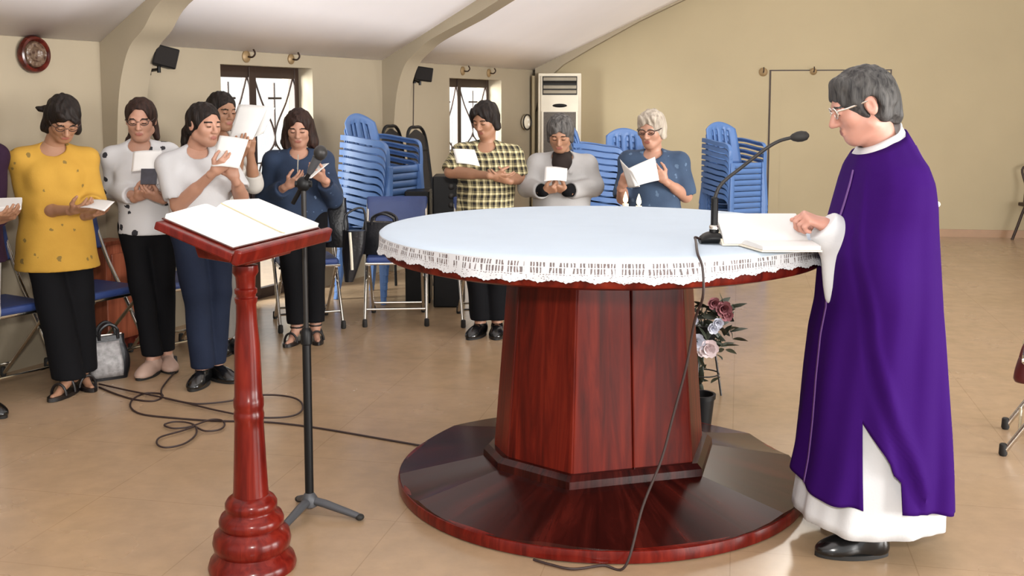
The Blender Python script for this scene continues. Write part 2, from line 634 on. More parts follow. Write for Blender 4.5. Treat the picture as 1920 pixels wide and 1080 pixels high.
# the closed door in the back wall
ds0, dz = gable_s(1443, 131); ds1, _ = gable_s(1672, 131)
dr = bpy.data.objects.new('door_1', None); COL.objects.link(dr); struct(dr)
dr.location = Gb((ds0 + ds1) / 2, 0)
def gpart(m, name, mt, root, **k):
    inv = -Vector(root.location)
    m.v = [tuple(Vector(p) + inv) for p in m.v]
    return m.build(name, mt, root, **k)
def gbox(m, a0, a1, b0, b1, o0, o1):
    m.hexa([Gb(a0, b0, o0), Gb(a1, b0, o0), Gb(a1, b0, o1), Gb(a0, b0, o1), Gb(a0, b1, o0), Gb(a1, b1, o0), Gb(a1, b1, o1), Gb(a0, b1, o1)])
m = MB(); gbox(m, ds0, ds1, 0.02, dz, .001, .010); gpart(m, 'door_gap', MAT['brownmetal'], dr, smooth=False)
m = MB(); gbox(m, ds0 + .018, ds1 - .018, 0.02, dz - .014, .008, .022); gpart(m, 'door_leaf', MAT['gable'], dr, smooth=False)
m = MB()
gbox(m, ds0 + .13, ds0 + .137, .05, dz - .1, .021, .024)
gbox(m, ds0 + .13, ds1 - .13, dz - .107, dz - .1, .021, .024)
gpart(m, 'door_moulding', MAT['gable'], dr, smooth=False)
# ------------------------------------------------------------------ the round altar table
TX, TY, TZ, TR = .355, 4.21, 1.035, .865
OCT = [math.radians(a) for a in (-8, 40, 108, 150, 172, 220, 288, 330)]
def oc(r, z, k):                                   # sin towards the camera = -Y
    a = OCT[k % 8]
    return Vector((r * math.cos(a), -r * math.sin(a), z))
alt = thing('altar_table', 'round red mahogany altar table on a faceted pedestal with a wide flared base', 'table', (TX, TY, 0))
m = MB()
m.lathe([(.30, TZ - .16), (.52, TZ - .155), (.70, TZ - .125), (.80, TZ - .115), (TR - .012, TZ - .10), (TR - .004, TZ - .088), (TR - .006, TZ - .05), (TR - .006, TZ - .015), (TR - .02, TZ - .006), (.1, TZ - .006)], seg=96)
m.build('tabletop', MAT['mahogany'], alt)
m = MB()
r0, r1, za, zb = .432, .375, .15, TZ - .15
for k in range(8):
    a, b, c, d = oc(r0, za, k), oc(r0, za, k + 1), oc(r1, zb, k + 1), oc(r1, zb, k)
    n = ((b - a).cross(d - a)).normalized()
    nseg = 2 if (b - a).length > .38 else 1
    for q in range(nseg):
        t0, t1 = q / nseg, (q + 1) / nseg
        A, B, Cc, D = a.lerp(b, t0), a.lerp(b, t1), d.lerp(c, t1), d.lerp(c, t0)
        if n.dot(Vector((A.x, A.y, 0))) < 0: n = -n
        g = .0016
        pts = [A, B, B - n * .05, A - n * .05, D, Cc, Cc - n * .05, D - n * .05]
        e = (B - A).normalized() * g
        pts = [pts[0] + e, pts[1] - e, pts[2] - e, pts[3] + e, pts[4] + e, pts[5] - e, pts[6] - e, pts[7] + e]
        m.hexa(pts)
m.build('pedestal', MAT['mahogany'], alt, bevel=.005, smooth=False)
m = MB()
prev = None
for r, z in ((.40, .10), (.475, .118), (.472, .150), (.452, .168), (.42, .168)):
    ring = [m.vert(oc(r, z, k)) for k in range(8)]
    if prev:
        for k in range(8):
            m.face((prev[k], prev[(k + 1) % 8], ring[(k + 1) % 8], ring[k]))
    prev = ring
m.build('base_moulding', MAT['mahogany_base'], alt, smooth=False)
# flared base: facets that run from the octagon collar to the round rim
m = MB()
BR = .807
def rim(a, r=BR, z=.05): return Vector((r * math.cos(a), -r * math.sin(a), z))
for k in range(8):
    a0, a1 = OCT[k], OCT[(k + 1) % 8] + (2 * PI if k == 7 else 0)
    N = 10
    A = [m.vert(oc(.46, .125, k).lerp(oc(.46, .125, k + 1), i / N)) for i in range(N + 1)]
    am = (a0 + a1) / 2
    pts_ = []
    for i in range(N + 1):
        a_ = lerp(a0, a1, i / N); pts_.append(rim(a_, BR, .047 + .016 * (abs(a_ - am) / ((a1 - a0) / 2)) ** 2))
    B = [m.vert(q) for q in pts_]; Bl = [m.vert((q.x, q.y, .044)) for q in pts_]
    for i in range(N):
        m.face((A[i], B[i], B[i + 1], A[i + 1])); m.face((B[i], Bl[i], Bl[i + 1], B[i + 1]))
m.build('base_flare', MAT['mahogany_base'], alt, smooth=True, angle=35)
m = MB()
m.lathe([(.3, 0.0), (BR - .004, 0.0), (BR + .006, .006), (BR + .008, .030), (BR + .004, .046), (BR - .008, .051), (.6, .045)], seg=96)
m.build('base_rim', MAT['mahogany_lec'], alt)

# tablecloth: linen disc with a deep drawn-thread lace border
def lace_mat():
    mt, nt, b = newmat('white_lace')
    uv = nt.nodes.new('ShaderNodeUVMap')
    sx = nt.nodes.new('ShaderNodeSeparateXYZ')
    nt.links.new(uv.outputs[0], sx.inputs[0])
    u, v = sx.outputs[0], sx.outputs[1]           # metres along the rim, 0..1 down the drop
    cb = nt.nodes.new('ShaderNodeCombineXYZ')
    nt.links.new(u, cb.inputs[0]); nt.links.new(math_n(nt, 'MULTIPLY', v, .02), cb.inputs[1])
    wob = noise(nt, cb.outputs[0], 60, 3)
    uu = math_n(nt, 'ADD', math_n(nt, 'MULTIPLY', u, 92), math_n(nt, 'MULTIPLY', wob, 1.6))
    slit = math_n(nt, 'GREATER_THAN', math_n(nt, 'FRACT', uu), .50)
    cb3 = nt.nodes.new('ShaderNodeCombineXYZ')
    nt.links.new(math_n(nt, 'FLOOR', uu), cb3.inputs[0])
    nt.links.new(math_n(nt, 'FLOOR', math_n(nt, 'MULTIPLY', v, 3.2)), cb3.inputs[1])
    wn_ = nt.nodes.new('ShaderNodeTexWhiteNoise'); nt.links.new(cb3.outputs[0], wn_.inputs[0])
    keep = math_n(nt, 'GREATER_THAN', wn_.outputs[0], .16)
    band = math_n(nt, 'MULTIPLY', math_n(nt, 'GREATER_THAN', v, .06), math_n(nt, 'LESS_THAN', v, .66))
    cross = math_n(nt, 'LESS_THAN', math_n(nt, 'FRACT', math_n(nt, 'MULTIPLY', v, 3.2)), .86)
    blk = math_n(nt, 'LESS_THAN', math_n(nt, 'FRACT', math_n(nt, 'MULTIPLY', u, 3.4)), .93)
    h1 = math_n(nt, 'MULTIPLY', math_n(nt, 'MULTIPLY', slit, keep), math_n(nt, 'MULTIPLY', math_n(nt, 'MULTIPLY', band, blk), cross))
    vo = nt.nodes.new('ShaderNodeTexVoronoi'); vo.feature = 'DISTANCE_TO_EDGE'
    cb2 = nt.nodes.new('ShaderNodeCombineXYZ')
    nt.links.new(u, cb2.inputs[0]); nt.links.new(math_n(nt, 'MULTIPLY', v, .13), cb2.inputs[1])
    nt.links.new(cb2.outputs[0], vo.inputs['Vector']); vo.inputs['Scale'].default_value = 110
    h2 = math_n(nt, 'MULTIPLY', math_n(nt, 'GREATER_THAN', vo.outputs[0], .30), math_n(nt, 'GREATER_THAN', v, .64))
    hole = math_n(nt, 'MULTIPLY', math_n(nt, 'MINIMUM', math_n(nt, 'ADD', h1, h2), 1), .55)
    nt.links.new(math_n(nt, 'SUBTRACT', 1.0, hole), b.inputs['Alpha'])
    nt.links.new(ramp(nt, hole, [(0, (196, 197, 200)), (.55, (150, 146, 146))]), b.inputs['Base Color'])
    b.inputs['Roughness'].default_value = .9
    return mt
MAT['lace'] = lace_mat()
tc_ = thing('tablecloth', 'round white linen cloth with a lace border draped over the altar table', 'tablecloth', (TX, TY, 0))
m = MB()
def cfold(a): return .008 * math.sin(9 * a + 1) + .006 * math.sin(17 * a) + .003 * math.sin(37 * a)
NS = 240
rings = []
for r, z in ((.02, TZ + .001), (.4, TZ + .001), (.7, TZ + .001), (.80, TZ + .001), (.845, TZ), (.866, TZ - .004), (.876, TZ - .012)):
    rings.append([m.vert((r * math.cos(2 * PI * k / NS), r * math.sin(2 * PI * k / NS), z + (.0018 * math.sin(5 * 2 * PI * k / NS + r * 9) if r < .8 else 0))) for k in range(NS)])
for A, B in zip(rings[:-1], rings[1:]):
    for k in range(NS):
        m.face((A[k], B[k], B[(k + 1) % NS], A[(k + 1) % NS]))
m.face(list(reversed(rings[0])))
m.build('linen_top', MAT['cloth'], tc_)
# lace drop with a scalloped hem
NS = 720
rows = 9
vs, fs, uvs = [], [], []
for i in range(rows):
    t = i / (rows - 1)
    for k in range(NS):
        a = 2 * PI * k / NS
        drop = .064 + .006 * math.sin(3 * a + .7) + .004 * math.sin(8 * a)
        sc = (.005 * abs(math.sin(150 * a)) + .004 * math.sin(61 * a)) * (t ** 3)
        r = .8765 + .010 * t + cfold(a) * t * .9
        vs.append((r * math.cos(a), r * math.sin(a), TZ - .012 - (drop * t) + sc))
for i in range(rows - 1):
    for k in range(NS):
        k2 = (k + 1) % NS
        fs.append((i * NS + k, (i + 1) * NS + k, (i + 1) * NS + k2, i * NS + k2))
        uvs += [(k / NS * 5.5, i / (rows - 1)), (k / NS * 5.5, (i + 1) / (rows - 1)), ((k + 1) / NS * 5.5, (i + 1) / (rows - 1)), ((k + 1) / NS * 5.5, i / (rows - 1))]
me = bpy.data.meshes.new('lace_border')
me.from_pydata(vs, [], fs)
me.materials.append(MAT['lace'])
ul = me.uv_layers.new(name='UVMap')
ul.data.foreach_set('uv', [c for q in uvs for c in q])
link('lace_border', me, tc_)

# ------------------------------------------------------------------ lectern with the open book
LN, LR = Vector((-.815, 3.085, 1.085)), Vector((-.640, 3.66, 1.09))
e1 = (LR - LN).normalized()
e1.z = 0; e1.normalize()
e2h = Vector((-e1.y, e1.x, 0))
SL = math.radians(19)
e2 = (e2h * math.cos(SL) + Vector((0, 0, math.sin(SL)))).normalized()
e3 = e1.cross(e2).normalized()
if e3.z < 0: e3 = -e3
LW, LD = (LR - LN).length, .275
LC = LN + e1 * LW / 2 + e2 * LD / 2
LB = Vector((LC.x - .005, LC.y - .02, 0))
lec = thing('lectern', 'red lacquered turned-column lectern with a sloping top in front', 'lectern', LB)
def lp(a, b, c): return LN + e1 * a + e2 * b + e3 * c - LB
def lbox(m, a0, a1, b0, b1, c0, c1):
    m.hexa([lp(a0, b0, c0), lp(a1, b0, c0), lp(a1, b1, c0), lp(a0, b1, c0), lp(a0, b0, c1), lp(a1, b0, c1), lp(a1, b1, c1), lp(a0, b1, c1)])
m = MB(); lbox(m, 0, LW, 0, LD, -.026, 0); m.build('sloping_top', MAT['mahogany_lec'], lec, bevel=.005, smooth=False)
m = MB(); lbox(m, 0, LW, -.022, 0.001, -.032, .016); m.build('book_ledge', MAT['mahogany_lec'], lec, bevel=.007, smooth=False)
zt = LC.z - .045
m = MB()
hx = LC - LB
m.hexa([lp(LW / 2 - .14, LD / 2 - .09, -.027) + Vector((0, 0, -.05)), lp(LW / 2 + .14, LD / 2 - .09, -.027) + Vector((0, 0, -.05)), lp(LW / 2 + .14, LD / 2 + .09, -.027) + Vector((0, 0, -.09)), lp(LW / 2 - .14, LD / 2 + .09, -.027) + Vector((0, 0, -.09)),
        lp(LW / 2 - .16, LD / 2 - .11, -.027), lp(LW / 2 + .16, LD / 2 - .11, -.027), lp(LW / 2 + .16, LD / 2 + .11, -.027), lp(LW / 2 - .16, LD / 2 + .11, -.027)])
m.build('support_block', MAT['mahogany_lec'], lec, bevel=.004, smooth=False)
col_prof = [(.028, zt - .075), (.040, zt - .078), (.042, zt - .10), (.032, zt - .115), (.030, zt - .15), (.036, zt - .155), (.036, zt - .168), (.031, zt - .173), (.031, zt - .18), (.037, zt - .184), (.035, zt - .198), (.032, zt - .205),
            (.0335, zt - .26), (.041, .74), (.044, .62), (.045, .575), (.048, .57), (.049, .545), (.046, .535), (.047, .525), (.049, .52), (.049, .505), (.0465, .498), (.0475, .47), (.052, .36), (.056, .27), (.058, .245)]
m = MB(); m.lathe([(r, z) for r, z in reversed(col_prof)], seg=48); m.build('turned_column', MAT['mahogany_lec'], lec, angle=50)
base_prof = [(.14, 0), (.143, .012), (.136, .035), (.118, .05), (.112, .060), (.122, .072), (.127, .095), (.121, .122), (.105, .135), (.098, .142), (.104, .150), (.105, .165), (.098, .182), (.082, .19), (.078, .2), (.084, .208), (.084, .222), (.076, .236), (.06, .248), (.05, .25)]
m = MB(); m.lathe(base_prof, seg=56); m.build('turned_base', MAT['mahogany_lec'], lec, angle=60)

# open book on the lectern: page block halves with a gutter
bk = thing('open_book', 'large open white-paged book lying on the sloping lectern top', 'book', LB)
BW, BH, b00 = .27, .245, .028                      # page width along the ledge, height up the slope
cen = LW * .52
def page_z(x):                                      # x 0 at gutter .. 1 at edge
    return .007 + .030 * (1 - (1 - min(1, x * 3.2)) ** 2) * (1 - .62 * x)
for sg, nm in ((-1, 'left_pages'), (1, 'right_pages')):
    m = MB()
    N = 16
    top = [[m.vert(lp(cen + sg * BW * i / N, b00 + BH * j, page_z(i / N) + .0005)) for j in (0, 1)] for i in range(N + 1)]
    bot = [[m.vert(lp(cen + sg * BW * i / N, b00 + BH * j, .0055)) for j in (0, 1)] for i in range(N + 1)]
    for i in range(N):
        m.face((top[i][0], top[i + 1][0], top[i + 1][1], top[i][1]))
        m.face((bot[i][0], bot[i][1], bot[i + 1][1], bot[i + 1][0]))
        for j in (0, 1):
            m.face((top[i][j], bot[i][j], bot[i + 1][j], top[i + 1][j]))
    m.face((top[N][0], bot[N][0], bot[N][1], top[N][1])); m.face((top[0][0], top[0][1], bot[0][1], bot[0][0]))
    m.build('page_block', MAT['paper'], bk, angle=50)
m = MB(); lbox(m, cen - BW - .006, cen + BW + .006, b00 - .004, b00 + BH + .006, .001, .005); m.build('book_cover', MAT['darkwood'], bk, smooth=False)
m = MB()
rib_ = [lp(cen + .03, b00 + BH * 1.0, page_z(.11) + .002), lp(cen + .02, b00 + BH * .5, page_z(.08) + .002), lp(cen + .012, b00 + .01, page_z(.06) + .002), lp(cen + .015, b00 - .01, .02)]
m.tube(spline(rib_, 6), .0035, 6, flat=.3)
m.build('ribbon_marker', mat('gold_ribbon', 'c9b183', .6), bk)

# ------------------------------------------------------------------ microphone stand behind the lectern
msb = G(581, 962)
ms = thing('microphone_stand', 'tall black microphone stand with a three-legged base beside the lectern', 'microphone stand', msb)
zc_ = P(574, 345, msb.y).z
zj = P(577, 632, msb.y).z
m = MB(); m.lathe([(.016, .03), (.016, zj), (.015, zj + .005)], seg=20); m.build('lower_tube', MAT['black'], ms)
m = MB(); m.lathe([(.0095, zj), (.0095, zc_ + .02)], seg=16); m.build('upper_tube', MAT['steel_dark'], ms)
m = MB(); m.lathe([(.014, zj - .03), (.021, zj - .025), (.022, zj + .02), (.013, zj + .035)], seg=20); m.build('clutch', MAT['black'], ms)
for (u, v) in ((676, 976), (524, 1004), (561, 941)):
    f = G(u, v) - msb
    m = MB(); m.tube([Vector((0, 0, .052)), f * .3 + Vector((0, 0, .045)), f * .92 + Vector((0, 0, .018)), f + Vector((0, 0, .013))], [.017, .018, .014, .012], 12, flat=.8)
    lg = m.build('leg', MAT['greycast'], ms)
    m = MB(); m.sphere(f * .985 + Vector((0, 0, .013)), (.017, .017, .012), 12, 8); m.build('foot_cap', MAT['blacksoft'], lg)
m = MB(); m.lathe([(.012, .02), (.03, .03), (.032, .055), (.02, .075), (.016, .08)], seg=20); m.build('hub', MAT['greycast'], ms)
cl = Vector((0, 0, zc_))
tipw = P(606, 277, msb.y - .05) - msb
m = MB(); m.sphere(cl, (.026, .02, .028), 14, 10); m.tube([cl + Vector((-.03, 0, 0)), cl + Vector((.03, 0, 0))], .012, 10); m.build('boom_clamp', MAT['black'], ms)
dirv = (tipw - cl).normalized()
m = MB(); m.tube([cl - dirv * .09, cl + dirv * .06], .0085, 10); m.build('boom_arm', MAT['black'], ms)
mk = thing('microphone', 'dark grey handheld microphone clipped to the tall stand pointing up to the right', 'microphone', msb + cl + dirv * .05)
L = (tipw - cl).length - .05
m = MB(); m.lathe([(.010, 0), (.0125, .01), (.0165, L - .06), (.018, L - .05), (.019, L - .045)], seg=20, axis=dirv); m.build('microphone_body', MAT['greycast'], mk)
m = MB(); m.sphere(dirv * (L - .022), (.025, .025, .027), 16, 12); m.build('microphone_grille', MAT['steel_dark'], mk)

# ------------------------------------------------------------------ gooseneck microphone and missal on the altar
gy = 3.68
gb = G(1352, 455, TZ + .004)
gm_ = thing('desk_microphone', 'black gooseneck desk microphone standing on the white altar cloth', 'microphone', gb)
m = MB()
hw = S(41, gb.y)
prof = [(-1.0, .0), (-1.0, .35), (-.85, .75), (-.45, 1.0), (-.1, .9), (.25, .62), (.7, .50), (.95, .3), (1.0, .0)]
yy = .055
Tp = [m.vert((a * hw, -yy * (1 - .25 * abs(a)), 0)) for a, b in prof] ; 
ids = []
for a, b in prof:
    w = yy * (1 - .30 * abs(a) ** 3)
    ids.append([m.vert((a * hw, -w, 0)), m.vert((a * hw, -w * .97, b * .028)), m.vert((a * hw, -w * .7, b * .042)), m.vert((a * hw, w * .7, b * .042)), m.vert((a * hw, w * .97, b * .028)), m.vert((a * hw, w, 0))])
for A, B in zip(ids[:-1], ids[1:]):
    for k in range(6):
        m.face((A[k], A[(k + 1) % 6], B[(k + 1) % 6], B[k]))
m.face(list(reversed(ids[0]))); m.face(ids[-1])
m.v = [tuple(p) for p in m.v]
m.build('microphone_base', MAT['black'], gm_, subd=1)
stx = P(1339, 430, gb.y).x - gb.x
zs = P(1340, 372, gb.y).z - gb.z
m = MB(); m.lathe([(.017, .02), (.017, .045), (.0125, .06), (.0125, zs), (.009, zs + .004)], c=(stx, 0, 0), seg=18); m.build('stem', MAT['black'], gm_)
m = MB(); m.lathe([(.0175, .048), (.0175, .058), (.015, .062)], c=(stx, 0, 0), seg=18); m.build('stem_collar', MAT['chrome'], gm_)
pts = [Vector((stx, 0, zs))]
for u, v, dy in ((1348, 352, 0), (1362, 336, 0), (1385, 318, .0), (1412, 297, -.01), (1440, 276, -.02), (1462, 264, -.02), (1484, 258, -.02)):
    pts.append(P(u, v, gb.y + dy) - gb)
m = MB(); m.tube(spline(pts, 6), .0062, 10); m.build('gooseneck', MAT['steel_dark'], gm_)
ht_ = P(1484, 258, gb.y - .02) - gb; hd = P(1515, 254, gb.y - .02) - gb
m = MB(); m.lathe([(.006, -.004), (.0125, .004), (.018, .02), (.019, .036), (.015, .052), (.006, .06)], c=ht_, seg=20, axis=(hd - ht_)); m.build('foam_windscreen', MAT['blacksoft'], gm_)

# the microphone's cord hangs over the cloth and trails to the foot of the table
def cyl_pt(ang, r, z): return Vector((TX + r * math.sin(ang), TY - r * math.cos(ang), z))
q = [gb + Vector((-hw * .98, 0, .012)), P(1304, 456, gb.y - .06) , ]
cordp = [gb + Vector((-hw * .95, 0, .012)), gb + Vector((-hw * 1.22, -.01, .02)), gb + Vector((-hw * 1.28, -.05, .012))]
aE = math.asin((P(1309, 500, 3.4).x - TX) / .90)
cordp += [cyl_pt(aE, .872, TZ + .012), cyl_pt(aE, .91, TZ - .03), cyl_pt(aE, .915, TZ - .12), P(1303, 600, 3.40), P(1286, 690, 3.42), P(1262, 780, 3.42), P(1240, 862, 3.41), P(1205, 950, 3.385)]
c3 = G(1165, 1030, .02); c3.y = TY - .86
cordp += [c3]
cordp += [G(1130, 1060, .008), G(1075, 1067, .008), G(1030, 1058, .008), G(1000, 1042, .008) + Vector((0, -.03, 0))]
cp = spline(cordp, 8)
m = MB(); m.tube(cp, .0045, 8)
tag(m.build('trailing_cable', MAT['wire']), 'thin dark cord hanging from the desk microphone down the front of the altar', 'cable')

# large missal propped open in front of the priest
mo = thing('missal', 'large open white missal on the altar under the hands of the person in purple', 'book', G(1440, 440, TZ + .004))
o_ = mo.location
def mp_(u, v, Y): return P(u, v, Y) - o_
mz = TZ + .005 - o_.z
ya, yb, yc = G(1420, 447, TZ + .03).y, G(1420, 432, TZ + .03).y, G(1420, 430, TZ + .03).y + .14
m = MB()
xl, xr = P(1338, 440, 3.8).x - o_.x, P(1488, 440, 3.8).x - o_.x
y0 = ya - o_.y
def missal_half(fn, name):
    m = MB()
    N = 14
    top = [[m.vert(fn(i / N, j, 1)) for j in (0, 1)] for i in range(N + 1)]
    bot = [[m.vert(fn(i / N, j, 0)) for j in (0, 1)] for i in range(N + 1)]
    for i in range(N):
        m.face((top[i][0], top[i + 1][0], top[i + 1][1], top[i][1])); m.face((bot[i][0], bot[i][1], bot[i + 1][1], bot[i + 1][0]))
        for j in (0, 1): m.face((top[i][j], bot[i][j], bot[i + 1][j], top[i + 1][j]))
    m.face((top[N][0], bot[N][0], bot[N][1], top[N][1])); m.face((top[0][0], top[0][1], bot[0][1], bot[0][0]))
    m.build(name, MAT['paper'], mo, angle=50)
# spine runs along X; near half lies flat, far half rises on its stand
xn0, xn1 = P(1400, 440, 3.7).x - o_.x, P(1502, 440, 3.7).x - o_.x
def near(t, j, k):
    x = lerp(lerp(xl + .06, xn0, t), lerp(xr, xn1, t), j); bul = .022 * (1 - (1 - min(1, t * 3.5)) ** 2) * (1 - .45 * t)
    return Vector((x, y0 - .15 * t, mz + .006 + (bul * .7 + .004 if k else 0)))
def far(t, j, k):
    x = lerp(xl, xr, j); bul = .020 * (1 - (1 - min(1, t * 3.5)) ** 2) * (1 - .45 * t)
    return Vector((x, y0 + .17 * t, mz + .006 + .075 * t + (bul * .7 + .004 if k else 0)))
missal_half(near, 'page_block'); missal_half(far, 'page_block')
m = MB()
m.hexa([(xn0 - .004, y0 - .154, mz), (xn1 + .004, y0 - .154, mz), (xr + .006, y0, mz), (xl + .05, y0, mz), (xn0 - .004, y0 - .154, mz + .005), (xn1 + .004, y0 - .154, mz + .005), (xr + .006, y0, mz + .005), (xl + .05, y0, mz + .005)])
m.hexa([(xl - .006, y0, mz), (xr + .006, y0, mz), (xr + .006, y0 + .176, mz), (xl - .006, y0 + .176, mz), (xl - .006, y0, mz + .005), (xr + .006, y0, mz + .005), (xr + .006, y0 + .176, mz + .080), (xl - .006, y0 + .176, mz + .080)])
m.build('book_cover', MAT['offwhite'], mo, smooth=False)
# loose sheet under the hands
sh = G(1512, 455, TZ + .004)
m = MB(); m.grid(lambda a, b: Vector((-.10 + .15 * a, -.05 + .12 * b, .001 + .003 * math.sin(a * 5))), 8, 6)
o = m.build('paper_sheet', MAT['paper'], loc=sh, solid=.0012)
tag(o, 'loose white sheet lying on the altar cloth in front of the person in purple', 'paper')

# ------------------------------------------------------------------ cable coil on the floor
fl_ = lambda pts, z=.005: [G(u, v, z) for u, v in pts]
m = MB()
m.tube(spline(fl_([(186, 726), (215, 738), (248, 748), (285, 752), (304, 745), (300, 738), (270, 738), (248, 750), (246, 765), (268, 777), (330, 784), (400, 789), (460, 790), (520, 793), (600, 803), (700, 820), (815, 840)]), 8), .0048, 8)
m.tube(spline(fl_([(186, 720), (240, 732), (304, 745), (350, 755), (380, 757), (430, 752), (470, 742), (520, 741), (556, 748), (568, 762), (560, 775), (535, 782), (490, 783), (450, 778), (400, 768), (355, 757), (310, 747)], .013), 8), .0048, 8)
m.tube(spline(fl_([(366, 799), (340, 808), (300, 820), (295, 833), (312, 839), (345, 832), (367, 815), (366, 799), (350, 792), (325, 791), (308, 797), (325, 803), (352, 801), (368, 796), (395, 787), (415, 788), (421, 797), (410, 806), (385, 808), (368, 801)], .014), 8), .0045, 8)
m.tube(spline(fl_([(304, 745), (303, 730), (315, 712), (330, 696)], .007), 6), .0045, 8)
tag(m.build('floor_cable', MAT['wire']), 'dark cable looped in loose coils on the floor by the lectern', 'cable')
# ------------------------------------------------------------------ things on the walls
def wall_ball(u, v, off): return on_plane(u, v, A0, wn, off)
# carved round plaque
pc = wall_ball(65, 102, .03)
pq = thing('wall_plaque', 'round carved brown wooden plaque high on the left wall', 'plaque', pc)
rp = S(34, pc.y) * 1.02
M_w = Vector((0, 0, 1)).rotation_difference(wn).to_matrix()
m = MB(); m.lathe([(.02, -.03), (rp * .9, -.03), (rp, -.015), (rp * 1.0, .0), (rp * .93, .016), (rp * .82, .020), (rp * .74, .010), (rp * .7, .0)], seg=56, axis=wn); m.build('rim', MAT['darkwood'], pq)
carve, nt, b = newmat('carved_bronze_relief')
v_ = mapped(nt, (1, 1, 1))
wv = nt.nodes.new('ShaderNodeTexVoronoi'); wv.inputs['Scale'].default_value = 45; nt.links.new(v_, wv.inputs[0])
nt.links.new(ramp(nt, wv.outputs[0], [(.1, (56, 32, 25)), (.6, (104, 84, 68))]), b.inputs['Base Color']); b.inputs['Roughness'].default_value = .35
add_bump(nt, b, wv.outputs[0], .5, .01)
m = MB(); m.lathe([(.002, .014), (rp * .3, .016), (rp * .36, .022), (rp * .42, .012), (rp * .6, .008), (rp * .66, .016), (rp * .71, .004), (rp * .71, -.01)], seg=48, axis=wn); m.build('carved_centre', carve, pq)

# two black loudspeakers on brackets
def loudspeaker(u, v, label, yaw, off, wpx, hpx, roll, cable=None, brk=None):
    c = wall_ball(u, v, off)
    t = thing('wall_speaker', label, 'speaker', c, 0, 'loudspeakers on the ribbed wall')
    w, h = S(wpx, c.y), S(hpx, c.y)
    M_ = Matrix.Rotation(yaw, 3, 'Z') @ Matrix.Rotation(roll, 3, 'Y')
    m = MB()
    d = .13
    m.hexa([M_ @ Vector(p) for p in ((-w / 2, -d / 2, -h / 2), (w / 2, -d / 2, -h / 2), (w * .36, d / 2, -h / 2), (-w * .36, d / 2, -h / 2), (-w / 2, -d / 2, h / 2), (w / 2, -d / 2, h / 2), (w * .36, d / 2, h / 2), (-w * .36, d / 2, h / 2))])
    m.build('speaker_cabinet', MAT['black'], t, bevel=.008, smooth=False)
    m = MB(); m.hexa([M_ @ Vector(p) for p in ((-w * .46, -d / 2 - .006, -h * .44), (w * .46, -d / 2 - .006, -h * .44), (w * .46, -d / 2 + .002, -h * .44), (-w * .46, -d / 2 + .002, -h * .44), (-w * .46, -d / 2 - .006, h * .44), (w * .46, -d / 2 - .006, h * .44), (w * .46, -d / 2 + .002, h * .44), (-w * .46, -d / 2 + .002, h * .44))])
    m.build('speaker_grille', mat('brown_black_grille', (24, 19, 17), .7, spec=.2, vary=.2, vscale=200), t, bevel=.003, smooth=False)
    m = MB()
    bp = [wall_ball(*q, .012) - c for q in brk]
    m.tube([bp[0], bp[1]], .016, 8)
    low = (bp[1] + Vector((0, 0, .03)))
    arm = M_ @ Vector((-w * .1, .0, -h / 2 - .02))
    m.tube([low, arm], .010, 8); m.tube([bp[0] - Vector((0, 0, .02)), M_ @ Vector((-w * .3, .03, 0))], .010, 8)
    m.tube([arm + Vector((0, 0, -.02)), arm + Vector((0, 0, .05))], .012, 8)
    m.build('wall_bracket', MAT['black'], t)
    if cable:
        m = MB(); m.tube([wall_ball(*q, .006) - c for q in cable], .004, 6); m.build('speaker_cable', MAT['wire'], t)
loudspeaker(308, 107, 'black box loudspeaker tilted on a bracket beside the left rib', math.radians(28), .22, 44, 38, math.radians(14), None, [(279, 110), (279, 141)])
loudspeaker(793, 139, 'small black box loudspeaker beside the rib between the two windows', math.radians(12), .16, 34, 26, math.radians(8), [(776, 152), (775, 240)], [(777, 140), (777, 156)])

# curtain hooks over the windows and the door
def hook(p, n, label, r, kind='round'):
    t = thing('curtain_bracket', label, 'bracket', p, 0, 'curtain brackets over the openings')
    m = MB(); m.lathe([(r, -.0), (r, .008), (r * .7, .018), (r * .3, .022)], seg=20, axis=n); m.build('backplate', mat('aged_brass', '8b7350', .5, .3), t)
    m = MB(); q = Vector(n)
    m.tube(spline([q * .015, q * .06 + Vector((0, 0, -.005)), q * .085 + Vector((0, 0, .02)), q * .07 + Vector((0, 0, .05))], 5), .007, 8)
    m.build('hook', MAT['brownmetal'], t)
hook(wall_ball(461, 106, .0), wn, 'brass curtain bracket above the left end of the larger window', .045)
hook(wall_ball(545, 111, .0), wn, 'brass curtain bracket above the right end of the larger window', .04)
hook(wall_ball(867, 133, .0), wn, 'brass curtain bracket above the left end of the smaller window', .045)
hook(wall_ball(916, 137, .0), wn, 'brass curtain bracket above the right end of the smaller window', .045)
hook(on_plane(1431, 135, CORN, gnorm, 0), gnorm, 'brass curtain bracket at the top left corner of the closed door', .05)
hook(on_plane(1525, 134, CORN, gnorm, .022), gnorm, 'brass curtain bracket over the middle of the closed door', .04)

